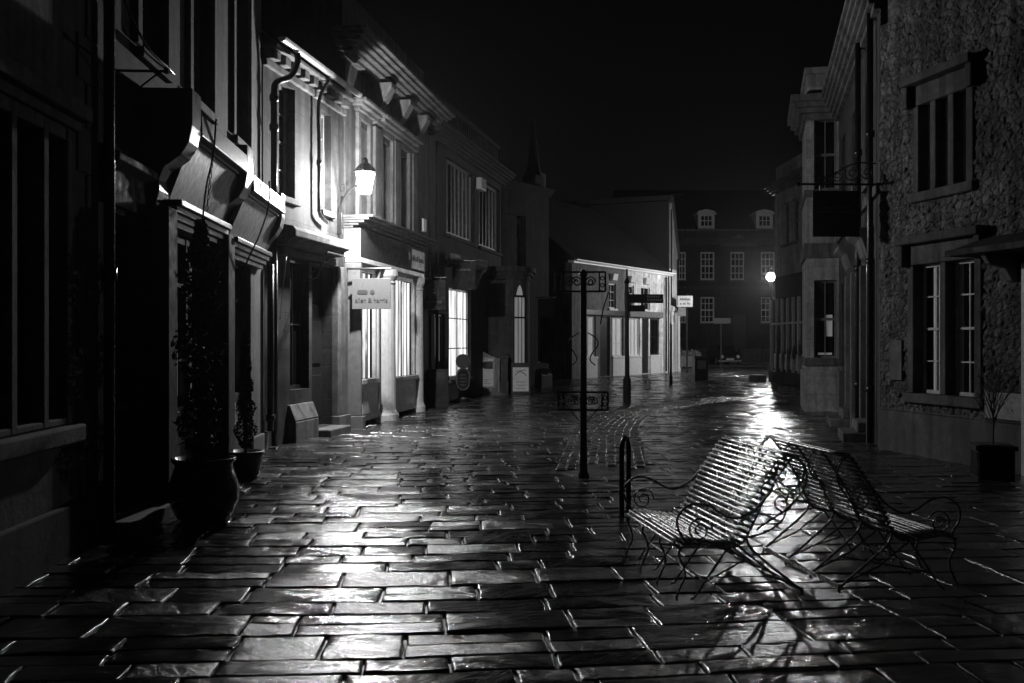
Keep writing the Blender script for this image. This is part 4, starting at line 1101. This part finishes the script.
for i in range(7): k.box(.3 + i * .68, .62 + i * .68, -.124, -.113, .55, 1.15)
k.build('window_display', 'poster', w)
MB().box(.0, 5.3, -.25, .02, 0, .446).build('stall_riser', 'stone_dark', I.root, bevel=.02)
MB().box(-.35, .6, -.95, -.505, 0, .3).build('doorstep', 'stone', I.root, bevel=.03)
# street lamp standing past the far corner of that shop
l2 = Vector((.2588 * 47.5, 47.5, 4.69))
L2 = thing('street_lamp', 'very bright globe street lamp on a slim post past the far corner shop', 'lamp', (l2.x, l2.y, 0), 0)
q = l2.z
MB().lathe(0, 0, [(.02, q - .2), (.12, q - .17), (.2, q - .07), (.215, q), (.19, q + .1), (.12, q + .18), (.03, q + .21)], 18).build('globe', 'lampglass', L2, smooth=True)
MB().lathe(0, 0, [(.02, q - .08), (.07, q - .03), (.07, q + .04), (.02, q + .09)], 12).build('bulb', 'bulb', L2)
MB().lathe(0, 0, [(.14, q + .2), (.12, q + .26), (.05, q + .3)], 14).build('cap', 'black', L2)
MB().lathe(0, 0, [(.13, 0), (.13, .5), (.08, .6), (.05, .8), (.045, q - .4), (.1, q - .3), (.1, q - .205)], 14).build('post', 'black', L2)

# ------------------------------------------------------------------ benches
def profile():
    key = [(-.375, .335), (-.366, .362), (-.33, .378), (-.24, .376), (-.12, .358), (-.03, .352), (.03, .375), (.075, .44), (.12, .535), (.17, .63), (.225, .72), (.285, .81), (.335, .875), (.37, .905), (.40, .905), (.415, .88)]
    return [Vector((0, y, z)) for y, z in key]
def make_bench():
    r = thing('slatted_bench', 'slatted metal bench with wire scroll arms facing the left side of the street', 'bench', (0, 0, 0), 0, 'ornate metal benches set back to back')
    pts = smooth_curve(profile(), 12)
    cum = [0]
    for i in range(1, len(pts)): cum.append(cum[-1] + (pts[i] - pts[i - 1]).length)
    def at(t):
        t = max(0, min(cum[-1] - 1e-6, t))
        for i in range(1, len(cum)):
            if cum[i] >= t:
                f = (t - cum[i - 1]) / (cum[i] - cum[i - 1]); return pts[i - 1].lerp(pts[i], f), (pts[i] - pts[i - 1]).normalized()
    seat, back = MB(), MB(); n = 30; HL = .617
    for k in range(n):
        t = cum[-1] * (k + .3) / n; p, tg = at(t); nm = Vector((0, -tg.z, tg.y))
        hw, ht = .0100, .0062; jit = random.uniform(-.0015, .0015)
        dst = seat if p.y < .02 else back
        segs = 6
        ring = []
        for s in range(segs + 1):
            x = -HL + 2 * HL * s / segs; sag = -.0012 * math.sin(math.pi * ((s * 3) % segs) / segs) if 0 < s < segs else 0
            c = Vector((x, p.y, p.z)) + nm * (sag + jit)
            ring.append([c + tg * (hw * a_) + nm * (ht * b_) for a_, b_ in ((-1, -.6), (1, -.6), (1, .1), (.72, .72), (.3, .96), (-.3, .96), (-.72, .72), (-1, .1))])
        vs = [v[:] for rg in ring for v in rg]; fs = [tuple(range(8)), tuple(segs * 8 + q for q in range(7, -1, -1))]
        for s in range(segs):
            for q in range(8): fs.append((s * 8 + q, s * 8 + (q + 1) % 8, s * 8 + 8 + (q + 1) % 8, s * 8 + 8 + q))
        dst.add(vs, fs)
    seat.build('seat', 'iron', r, smooth=True); back.build('backrest', 'iron', r, smooth=True)
    XS = (-.60, -.2, .2, .60)
    for x in XS:
        rib = MB()
        under = []
        for i in range(0, len(pts), 3):
            tg = (pts[min(i + 1, len(pts) - 1)] - pts[max(0, i - 1)]).normalized(); nm = Vector((0, -tg.z, tg.y)); q = pts[i] - nm * .011; under.append((x, q.y, q.z))
        rib.tube(under, .0075, 6); rib.build('support_rib', 'iron', r, smooth=True)
        fl = MB().tube(smooth_curve([(x, -.36, .355), (x, -.375, .30), (x, -.345, .23), (x, -.335, .17), (x, -.365, .10), (x, -.39, .04), (x, -.385, .022)], 6), .0075, 6)
        fl.build('leg', 'iron', r, smooth=True)
        MB().tube(smooth_curve([(x, -.05, .345), (x, -.12, .25), (x, -.22, .11), (x, -.27, .04), (x, -.30, .024)], 6), .0075, 6).build('leg', 'iron', r, smooth=True)
        MB().tube(smooth_curve([(x, .06, .41), (x, .075, .36), (x, .12, .30), (x, .28, .17), (x, .42, .06), (x, .43, .022)], 6), .0085, 6).build('leg', 'iron', r, smooth=True)
        MB().tube([(x, -.06, .34), (x, .16, .18), (x, .42, .07)], .006, 6).build('brace', 'iron', r)
    MB().box(-.61, .61, .42, .44, .05, .075).build('foot_rail', 'iron', r, bevel=.003)
    MB().tube([(-.6, -.2, .13), (.6, -.2, .13)], .006).tube([(-.6, -.2, .13), (-.2, .2, .16)], .006).tube([(.6, -.2, .13), (.2, .2, .16)], .006).build('tie_rod', 'iron', r)
    for x in (-.625, .625):
        arm = [(x, .24, .73), (x, .19, .66), (x, .10, .57), (x, .0, .525), (x, -.09, .545), (x, -.18, .60), (x, -.28, .62), (x, -.36, .585), (x, -.395, .52), (x, -.38, .45), (x, -.345, .40), (x, -.34, .37)]
        a = MB().tube(smooth_curve(arm, 6), .0075, 6)
        a.tube([(x, py, pz) for py, pz in spiral(-.25, .455, .085, .02, 0, 1.7)], .006, 6)
        a.tube([(x, py, pz) for py, pz in spiral(.29, .62, .09, .02, 2.2, -1.4)], .006, 6)
        a.tube(smooth_curve([(x, .37, .905), (x, .44, .84), (x, .45, .74), (x, .39, .64), (x, .30, .56), (x, .20, .50), (x, .12, .45)], 6), .007, 6)
        a.build('armrest', 'iron', r, smooth=True)
    for x in XS:
        bk = MB(); bk.tube(smooth_curve([(x, .40, .895), (x, .45, .82), (x, .42, .72), (x, .34, .66), (x, .33, .58), (x, .30, .50), (x, .2, .43), (x, .08, .40)], 6), .0065, 6)
        bk.build('back_strut', 'iron', r, smooth=True)
    return r
bench = make_bench()
Wd = Vector((.988, .152)); Ld = Vector((-.152, .988)); b0 = Vector((1.045, 6.18))
ang = math.atan2(-.988, .152)
c = b0 + Wd * .366 + Ld * .617; bench.location = (c.x, c.y, .022); bench.rotation_euler[2] = ang
c = b0 + Wd * 1.487 + Ld * .635
copy_thing(bench, (c.x, c.y, .022), ang + math.pi, 'slatted metal bench with wire scroll arms facing the right hand house')

# ------------------------------------------------------------------ hoop bollard
hp = [(0, 0, 0), (0, 0, .62)] + [(.0, .12 - .12 * math.cos(t), .62 + .12 * math.sin(t)) for t in np.linspace(.2, math.pi - .2, 9)] + [(0, .24, .62), (0, .24, 0)]
hb = MB().tube(hp, .024, 10).build('hoop_bollard', 'black', smooth=True, loc=(1.02, 9.3, .0), rotz=R(-22))
tag(hb, 'slim black hoop bollard standing in the paving left of the benches', 'bollard')

# ------------------------------------------------------------------ ornate sign post with scroll frames
SP = thing('ornate_post', 'tall black iron post with scrolled square frames near the cobbled strip', 'post', (.85, 11.9, 0), R(-4))
MB().lathe(0, 0, [(.07, 0), (.07, .05), (.05, .1), (.042, .3), (.038, 2.42), (.055, 2.44), (.02, 2.5)], 12).build('pole', 'black', SP)
def scroll_frame(zb, zt, xl, xr):
    k = MB()
    k.tube([(xl, 0, zb), (xr, 0, zb)], .012).tube([(xl, 0, zt), (xr, 0, zt)], .012).tube([(xl, 0, zb), (xl, 0, zt)], .012).tube([(xr, 0, zb), (xr, 0, zt)], .012)
    zc = (zb + zt) / 2; r = (zt - zb) * .3
    k.tube([(xr - .07, 0, zb), (xr - .07, 0, zt)], .009).tube([(xl + .07, 0, zb), (xl + .07, 0, zt)], .009)
    for cx, s_ in ((xl + .17, 1), (xr - .17, -1), (0.08, 1), (-.08, -1)):
        k.tube([(cx + s_ * px, 0, zc + pz) for px, pz in spiral(0, 0, r * .95, .012, 0, 1.6)], .008, 5)
    for zz in (zc - r * .6, zc + r * .6):
        for xx in (xl + .035, xr - .035): k.tube([(xx + .022 * math.cos(t), 0, zz + .022 * math.sin(t)) for t in np.linspace(0, 2 * math.pi, 11)], .006, 4)
    return k.build('scroll_frame', 'black', SP)
scroll_frame(2.24, 2.47, -.33, .26); scroll_frame(.83, 1.04, -.30, .29)
k = MB()
for sx in (-1, 1):
    k.tube(smooth_curve([(sx * .3, 0, 2.24), (sx * .24, 0, 2.05), (sx * .2, 0, 1.85)], 6), .008, 5)
    k.tube(smooth_curve([(sx * .05, 0, 1.75), (sx * .15, 0, 1.68), (sx * .17, 0, 1.6), (sx * .1, 0, 1.5), (sx * .08, 0, 1.42), (sx * .14, 0, 1.36)], 6), .008, 5)
    k.tube([(sx * .25, 0, 1.04), (sx * .22, 0, .9), (sx * .05, 0, .7)], .007, 5)
k.build('scrollwork', 'black', SP)

# finger post and slim posts
FPp = thing('finger_post', 'slim black finger post with two short lettered arms before the white shop', 'signpost', ((627 - 512) * .0271, 27.1, 0), R(6))
MB().lathe(0, 0, [(.11, 0), (.11, .6), (.09, .64), (.06, .72), (.055, 3.2), (.085, 3.24), (.03, 3.35), (.025, 3.6)], 12).build('pole', 'black', FPp)
MB().box(.05, 1.0, -.02, .02, 2.68, 2.92).box(-.06, .06, -.05, .05, 2.6, 3.0).build('finger', 'black', FPp, bevel=.006)
MB().box(.04, .5, -.02, .02, 2.45, 2.62).build('finger', 'black', FPp, bevel=.006)
k = MB()
for j, n_ in ((2.83, 6), (2.74, 7)):
    for i in range(n_): k.box(.55 + i * .06, .59 + i * .06, -.026, -.021, j, j + .05)
k.build('lettering', 'paper_mid', FPp)
def slim_post(label, u, y, h, r=.04):
    o = MB().lathe(0, 0, [(r * 1.6, 0), (r * 1.6, .3), (r, .4), (r, h - .05), (r * 1.3, h - .03), (r * .4, h + .05)], 10).build('slim_post', 'black', loc=((u - 512) / FPX * y, y, 0))
    return tag(o, label, 'post')
slim_post('plain slim black post before the corner columns of the white shop', 671, 37.6, 2.3)
WS = thing('direction_sign', 'small white lettered sign on a dark post with a grey plate below', 'sign', ((687 - 512) * .052, 52, 0), 0)
MB().lathe(0, 0, [(.06, 0), (.06, .3), (.045, .4), (.045, 4.1)], 10).build('pole', 'black', WS)
MB().box(-.5, .29, -.06, -.03, 3.42, 4.0).build('panel', 'white', WS, bevel=.005)
k = MB()
for z_, n_, s_ in ((3.76, 9, .06), (3.54, 7, .075)):
    for i in range(n_):
        if n_ == 9 or i not in (1, 4): k.box(-.105 - s_ * n_ / 2 + i * s_, -.105 - s_ * n_ / 2 + s_ * .75 + i * s_, -.066, -.0605, z_, z_ + random.choice((.08, .1, .12)))
k.build('lettering', 'paper_dark', WS)
MB().box(-.47, -.07, -.06, -.03, 2.95, 3.38).build('lower_plate', 'paper_mid', WS, bevel=.005)
BN = thing('litter_bin', 'squat black litter bin standing on the wet paving far down the street', 'bin', ((700 - 512) * .0415, 41.5, 0), R(5))
MB().box(-.28, .28, -.25, .25, .05, .95).box(-.31, .31, -.28, .28, .955, 1.03).build('body', 'black', BN, bevel=.02)
MB().box(-.18, .18, -.262, -.251, .5, .85).build('notice', 'grey', BN)
MB().box(-.26, .26, -.23, .23, 0, .048).build('base', 'dark', BN)
SS = thing('small_sign', 'little pale sign on a thin post before the far Georgian house', 'sign', ((721 - 512) * .063, 63, 0), 0)
MB().tube([(0, 0, 0), (0, 0, 3.1)], .035, 8).build('pole', 'grey', SS); MB().box(-.45, .6, -.04, -.01, 2.75, 3.1).build('panel', 'paper_mid', SS)
CR = thing('parked_car', 'small parked hatchback car facing the street from the far road', 'car', ((730 - 512) * .0672, 67.2, 0), R(4))
MB().prism_x([(0, .3), (-.02, .62), (.1, .74), (.75, .84), (.8, .9), (3.3, .92), (3.5, .8), (3.52, .3)], -.76, .76).prism_x([(.8, .9), (1.35, 1.34), (1.6, 1.4), (2.8, 1.38), (3.35, .92)], -.64, .64).build('body', 'carpaint', CR, bevel=.05)
MB().quad((-.56, .845, .95), (.56, .845, .95), (.5, 1.3, 1.31), (-.5, 1.3, 1.31)).build('windscreen', 'glass', CR)
for x_ in (-.55, .55): MB().tube([(x_, -.03, .6), (x_, .04, .6)], .11, 14).build('headlight', 'poster', CR)
MB().box(-.26, .26, -.045, -.022, .38, .48).build('number_plate', 'poster', CR); MB().box(-.4, .4, -.035, -.021, .52, .6).build('grille', 'black', CR)
MB().box(-.78, .78, -.06, .1, .26, .36).build('bumper', 'lead', CR, bevel=.02)
for x_ in (-.7, .7):
    for y_ in (.65, 2.85):
        wl_ = MB().tube([(x_ - .09, y_, .3), (x_ + .09, y_, .3)], .3, 18).build('wheel', 'black', CR); MB().tube([(x_ - .095, y_, .3), (x_ + .095, y_, .3)], .18, 14).build('rim', 'lead', wl_)

PL = thing('flower_planter', 'long planter of pale flowers near the white direction sign', 'planter', ((690 - 512) * .06, 60, 0), 0)
MB().box(-.65, .65, -.2, .2, .1, .75).box(-.6, -.5, -.15, .15, 0, .098).box(.5, .6, -.15, .15, 0, .098).build('trough', 'paper_mid', PL, bevel=.02)
k = MB()
for i in range(600):
    c = Vector((random.uniform(-.62, .62), random.uniform(-.2, .2), .75 + abs(random.gauss(0, .14)))); s_ = random.uniform(.03, .06)
    a = Vector((random.gauss(0, 1), random.gauss(0, 1), random.gauss(0, 1))).normalized(); b_ = a.orthogonal().normalized() * s_; c2_ = a.cross(b_)
    k.quad(c - b_ - c2_, c + b_ - c2_, c + b_ + c2_, c - b_ + c2_)
k.build('flowers', 'flower', PL)
wc = MB().lathe(0, 0, [(.13, 0), (.13, .03), (.1, .04), (.05, .26), (.06, .3)], 12).build('marker_cone', 'white', loc=((648 - 512) * .0345, 34.5, .02))
tag(wc, 'tiny white cone standing on the wet paving before the white shop', 'cone')

# ------------------------------------------------------------------ notice boards and A boards
def a_board(label, u, v, w, h, deco, mat='black', rotz=0.0, name='sandwich_board'):
    y = 1650 / (v - HORIZ); r = thing(name, label, 'sandwich board', ((u - 512) / FPX * y, y, 0), rotz)
    k = MB()
    for s_, nm in ((-1, 'front_board'), (1, 'rear_board')):
        q = MB(); b0_, t0_ = s_ * .22, s_ * .03
        q.add([(-w / 2, b0_, .02), (w / 2, b0_, .02), (w / 2, t0_, h), (-w / 2, t0_, h), (-w / 2, b0_ + .03 * s_, .02), (w / 2, b0_ + .03 * s_, .02), (w / 2, t0_ + .03 * s_, h), (-w / 2, t0_ + .03 * s_, h)],
              [(0, 1, 2, 3), (7, 6, 5, 4), (0, 4, 5, 1), (1, 5, 6, 2), (2, 6, 7, 3), (3, 7, 4, 0)])
        q = q.build(nm, mat, r, bevel=.004)
        if s_ < 0: deco(q, w, h)
    return r
def on_board(q, w, h, items):
    """flat pieces on the sloping front face: (x0, x1, t0, t1, material, name)"""
    for (x0, x1, t0, t1, mt, nm) in items:
        f = lambda t, e: (-.22 + .19 * t - .03 - e)
        MB().add([(x0, f(t0, .002), .02 + (h - .02) * t0), (x1, f(t0, .002), .02 + (h - .02) * t0), (x1, f(t1, .002), .02 + (h - .02) * t1), (x0, f(t1, .002), .02 + (h - .02) * t1),
                  (x0, f(t0, .008), .02 + (h - .02) * t0), (x1, f(t0, .008), .02 + (h - .02) * t0), (x1, f(t1, .008), .02 + (h - .02) * t1), (x0, f(t1, .008), .02 + (h - .02) * t1)],
                 [(0, 3, 2, 1), (4, 5, 6, 7), (0, 1, 5, 4), (1, 2, 6, 5), (2, 3, 7, 6), (3, 0, 4, 7)]).build(nm, mt, q)
def deco_dark(q, w, h):
    on_board(q, w, h, [(-w * .38, w * .38, .72, .92, 'dark', 'heading'), (-w * .4, w * .4, .1, .62, 'board', 'chalk_panel')])
a_board('dark chalk sandwich board beside the black emblem sign', 437, 407, .55, .95, deco_dark, rotz=R(10))
def deco_menu(q, w, h):
    it = [(-w * .42, w * .42, .1, .86, 'poster', 'poster')]
    on_board(q, w, h, it)
    f = lambda t: (-.22 + .19 * t - .04)
    k = MB(); pp = smooth_curve([(-.17, f(.62), h * .62), (-.08, f(.7), h * .7), (.0, f(.73), h * .73), (.09, f(.68), h * .68), (.17, f(.6), h * .6)], 6)
    k.tube(pp, .012, 5); k.tube(smooth_curve([(-.16, f(.74), h * .74), (0, f(.76), h * .76), (.16, f(.78), h * .78)], 5), .009, 5)
    k.build('drawn_line', 'paper_dark', q)
    k = MB()
    for j in range(3):
        x = -.15
        while x < .14:
            l = random.uniform(.02, .06); z = h * (.4 - j * .1); t = (.4 - j * .1); k.box(x, x + l, f(t) - .001, f(t) + .004, z, z + .018); x += l + .015
    k.build('lettering', 'paper_mid', q)
a_board('white poster sandwich board with a curved dark line, right of the tall notice stand', 520.5, 394.8, .58, .98, deco_menu, rotz=R(2))
# oval sign stand
y = 1650 / (402 - HORIZ)
OV = thing('oval_sign_stand', 'black oval pavement sign with a disc top on a round base', 'pavement sign', ((463 - 512) / FPX * y, y, 0), R(8))
MB().lathe(0, 0, [(.3, 0), (.3, .04), (.2, .09), (.05, .13)], 18).build('base', 'black', OV)
pr = [(.17 * math.cos(a), .45 + .2 * math.sin(a) if math.sin(a) < 0 else .62 + .2 * math.sin(a)) for a in np.linspace(0, 2 * math.pi, 30)[:-1]]
MB().prism_y([(x * 1.12, .53 + (z - .53) * 1.12 + .08) for x, z in pr], -.03, .03).build('panel', 'board', OV, bevel=.01)
MB().tube([(x, -.034, z + .08) for x, z in pr] + [(pr[0][0], -.034, pr[0][1] + .08)], .018, 6).build('rim', 'signgrey', OV)
MB().tube([(0, -.025, 1.1), (0, .025, 1.1)], .2, 22).build('disc', 'paper_dark', OV)
k = MB()
for j in range(4): k.box(-.08, .08, -.035, -.031, .45 + j * .09, .48 + j * .09)
k.build('lettering', 'faint', OV)
# big notice stand
y = 30.4
NB = thing('notice_stand', 'large weathered notice stand with a curved crest and framed pale poster', 'notice board', ((488 - 512) / FPX * y, y, 0), R(3))
MB().prism_y([(-.44, .05), (.36, .05), (.36, 1.12), (.2, 1.14), (.02, 1.24), (-.2, 1.36), (-.36, 1.38), (-.44, 1.3)], .0, .08).build('back_board', 'wood', NB, bevel=.01)
fr = MB(); x0, x1, za, zb = -.36, .16, .28, 1.12
for q in ((x0 - .05, x0, za - .05, zb + .05), (x1, x1 + .05, za - .05, zb + .05), (x0, x1, za - .05, za), (x0, x1, zb, zb + .05)): fr.box(q[0], q[1], -.03, -.002, q[2], q[3])
fr.build('frame', 'cream', NB, bevel=.005)
p = MB().box(x0, x1, -.012, -.003, za, zb).build('poster', 'poster', NB)
MB().box(x0 + .02, x1 - .2, -.0145, -.0125, .82, 1.0).box(x0 + .24, x1 - .01, -.0145, -.0125, .8, 1.03).build('picture', 'paper_dark', p)
k = MB()
for zz, n_ in ((.46, 8), (.4, 7), (.34, 9), (1.07, 7)):
    for i in range(n_): k.box(x0 + .04 + i * .045, x0 + .07 + i * .045, -.0145, -.0125, zz, zz + .022)
k.build('lettering', 'paper_mid', p)
MB().prism_z([(.37, -.09), (.62, -.09), (.62, .09), (.37, .09)], 0, .42).prism_z([(.39, -.075), (.6, -.075), (.6, .075), (.39, .075)], .42, 1.12).prism_z([(.36, -.1), (.63, -.1), (.63, .1), (.36, .1)], 1.124, 1.2).lathe(.495, 0, [(.08, 1.2), (.1, 1.26), (.04, 1.33)], 10).build('post', 'stone', NB, bevel=.015)
MB().prism_y([(-.5, .0), (.6, .0), (.5, .06), (.2, .12), (0, .06), (-.25, .14), (-.45, .06)], -.28, -.1).build('sandbag', 'paper_mid', NB, bevel=.03)

# ------------------------------------------------------------------ plants
def leaves(n, fn, size, mat, parent, name='foliage'):
    k = MB()
    for i in range(n):
        c = Vector(fn()); s_ = size * random.uniform(.6, 1.4)
        a = Vector((random.gauss(0, 1), random.gauss(0, 1), random.gauss(0, .7))).normalized(); b_ = a.orthogonal().normalized(); b_ = (b_ * math.cos(i) + a.cross(b_) * math.sin(i)); c2_ = a.cross(b_)
        k.add([(c - b_ * s_)[:], (c + c2_ * s_ * .4 + a * s_ * .1)[:], (c + b_ * s_)[:], (c - c2_ * s_ * .4 + a * s_ * .1)[:]], [(0, 1, 2, 3)])
    return k.build(name, mat, parent)
PB = thing('potted_shrub', 'tall dark bushy plant in a big glossy rounded pot by the near shop', 'potted plant', (-2.82, 9.15, 0), 0)
MB().lathe(0, 0, [(.17, 0), (.25, .06), (.31, .2), (.315, .32), (.27, .46), (.25, .52), (.28, .55), (.29, .58), (.26, .585), (.24, .53)], 28).build('pot', 'terracotta', PB, smooth=True)
MB().lathe(0, 0, [(.24, .5), (.02, .54)], 16).build('soil', 'bark', PB)
tr = MB().tube(smooth_curve([(0, 0, .5), (.03, .02, 1.0), (-.04, 0, 1.5), (.0, .03, 2.1), (-.05, 0, 2.6)], 6), [.02] * 25)
for i in range(26):
    z = random.uniform(.8, 2.5); a = random.uniform(0, 6.28); l = random.uniform(.1, .24); tr.tube([(0, 0, z), (math.cos(a) * l, math.sin(a) * l, z + random.uniform(.05, .25))], .006, 4)
tr.build('trunk', 'bark', PB)
def shrub_pt():
    z = random.uniform(.62, 2.75); t = (z - .62) / 2.13
    rr = (.05 + .15 * math.sin(math.pi * min(1, t * .9 + .1)) ** .7) * math.sqrt(random.random()) * (1 + .35 * math.sin(z * 9)); a = random.uniform(0, 6.28)
    return (rr * math.cos(a) - .03, rr * math.sin(a), z)
leaves(2600, shrub_pt, .036, 'leaf', PB)
PC = thing('potted_conifer', 'slim pointed conifer in a dark pot beside the pale stone pier', 'potted plant', (-3.2, 12.0, 0), 0)
MB().lathe(0, 0, [(.13, 0), (.17, .06), (.2, .26), (.23, .29), (.23, .33), (.2, .335), (.18, .29)], 22).build('pot', 'clay', PC, smooth=True)
MB().lathe(0, 0, [(.19, .27), (.02, .3)], 12).build('soil', 'bark', PC)
MB().tube([(0, 0, .28), (.01, 0, .9), (0, .01, 1.6)], [.018, .013, .006]).build('trunk', 'bark', PC)
def con_pt():
    z = random.uniform(.38, 1.76); t = (z - .38) / 1.38
    rr = .125 * (1 - t) ** .55 * (.5 + .5 * math.sqrt(random.random())) * (1 + .22 * math.sin(z * 24)) * min(1, t * 7 + .45); a = random.uniform(0, 6.28)
    return (rr * math.cos(a), rr * math.sin(a), z)
leaves(2600, con_pt, .022, 'leaf', PC)
PR = thing('potted_sapling', 'bare branching sapling in a square ribbed planter by the right hand porch', 'potted plant', (5.72, 11.9, 0), R(-14))
k = MB().prism_z([(-.2, -.2), (.2, -.2), (.2, .2), (-.2, .2)], .02, .36).prism_z([(-.23, -.23), (.23, -.23), (.23, .23), (-.23, .23)], .363, .42)
for i in range(7):
    x = -.18 + i * .06; k.box(x - .012, x + .012, -.212, -.201, .05, .34)
    k.box(-.212, -.201, x - .012, x + .012, .05, .34)
k.build('planter', 'clay', PR, bevel=.006)
MB().box(-.19, .19, -.19, .19, .421, .43).build('soil', 'bark', PR)
tr = MB().tube([(0, 0, .4), (.01, 0, .75)], [.014, .01])
for i in range(20):
    a = random.uniform(0, 6.28); z = .62 + .02 * i; l = random.uniform(.12, .3)
    p1 = Vector((math.cos(a) * l * .5, math.sin(a) * l * .5, z + .2)); p2 = Vector((math.cos(a) * l, math.sin(a) * l, z + .3 + random.uniform(.1, .25)))
    tr.tube([(0.01, 0, z * .8 + .1), p1, p2], [.006, .0045, .003], 4)
    for q in range(2):
        b_ = a + random.gauss(0, .8); tr.tube([p1, p1 + Vector((math.cos(b_) * .12, math.sin(b_) * .12, .16))], [.004, .0025], 4)
tr.build('branches', 'bark', PR)
leaves(60, lambda: (random.gauss(0, .14), random.gauss(0, .14), random.uniform(.8, 1.35)), .02, 'leaf', PR)

# ------------------------------------------------------------------ light
def point(name, loc, watt, r):
    l = bpy.data.lights.new(name, 'POINT'); l.energy = watt; l.shadow_soft_size = r; l.color = (1, 1, 1)
    o = bpy.data.objects.new(name, l); o.location = loc; COL.objects.link(o); return o
point('lantern_light', (lx, ly, lz - .14), 950, .06)
point('street_lamp_light', (l2.x, l2.y, l2.z), 1550, .1)
world = bpy.data.worlds.new('World'); scene.world = world; world.use_nodes = True
nt = world.node_tree; nt.nodes.clear()
wo = nt.nodes.new('ShaderNodeOutputWorld'); bg = nt.nodes.new('ShaderNodeBackground'); sk = nt.nodes.new('ShaderNodeTexSky'); bw_ = nt.nodes.new('ShaderNodeRGBToBW')
sk.sky_type = 'NISHITA'; sk.sun_disc = False; sk.sun_elevation = R(30); sk.sun_rotation = R(200)
nt.links.new(sk.outputs[0], bw_.inputs[0]); nt.links.new(bw_.outputs[0], bg.inputs[0]); nt.links.new(bg.outputs[0], wo.inputs[0])
bg.inputs[1].default_value = 0.00022
sl = bpy.data.lights.new('fill_sun', 'SUN'); sl.energy = 0.0035; sl.angle = R(3); sl.color = (1, 1, 1)  # moonlike sun added as faint fill for the dark left fronts
so = bpy.data.objects.new('fill_sun', sl); COL.objects.link(so); so.rotation_mode = 'QUATERNION'; so.rotation_quaternion = Vector((-.55, .5, -.67)).to_track_quat('-Z', 'Y')

# ------------------------------------------------------------------ thin haze added for a halo round the lamps
HAZE = 0.0003
if HAZE:
    hm = bpy.data.materials.new('halo_haze'); hm.use_nodes = True; hn = hm.node_tree; hn.nodes.clear()
    ho = hn.nodes.new('ShaderNodeOutputMaterial'); hv = hn.nodes.new('ShaderNodeVolumePrincipled')
    hv.inputs['Color'].default_value = (.9, .9, .9, 1); hv.inputs['Density'].default_value = HAZE; hv.inputs['Anisotropy'].default_value = .85
    hn.links.new(hv.outputs[0], ho.inputs['Volume'])
    hb_ = MB().box(-60, 70, -8, 100, -1.0, 16.0).build('haze', hm); hb_['kind'] = 'stuff'

# ------------------------------------------------------------------ camera
cam = bpy.data.cameras.new('Camera'); co = bpy.data.objects.new('Camera', cam); COL.objects.link(co)
cam.lens = 36 * FPX / 1024; cam.sensor_width = 36; cam.clip_end = 1000; cam.clip_start = .05
cam.shift_y = (HORIZ - 341.5) / 1024
co.location = (0, 0, CAM_H); co.rotation_euler = (R(90), 0, 0)
scene.camera = co
vs = scene.view_settings; vs.view_transform = 'Standard'; vs.look = 'None'; vs.gamma = 1; vs.exposure = 1.0; vs.use_curve_mapping = False
scene.render.engine = 'CYCLES'
cy = scene.cycles; cy.use_denoising = True; cy.max_bounces = 6; cy.sample_clamp_indirect = 4; cy.caustics_reflective = False; cy.caustics_refractive = False
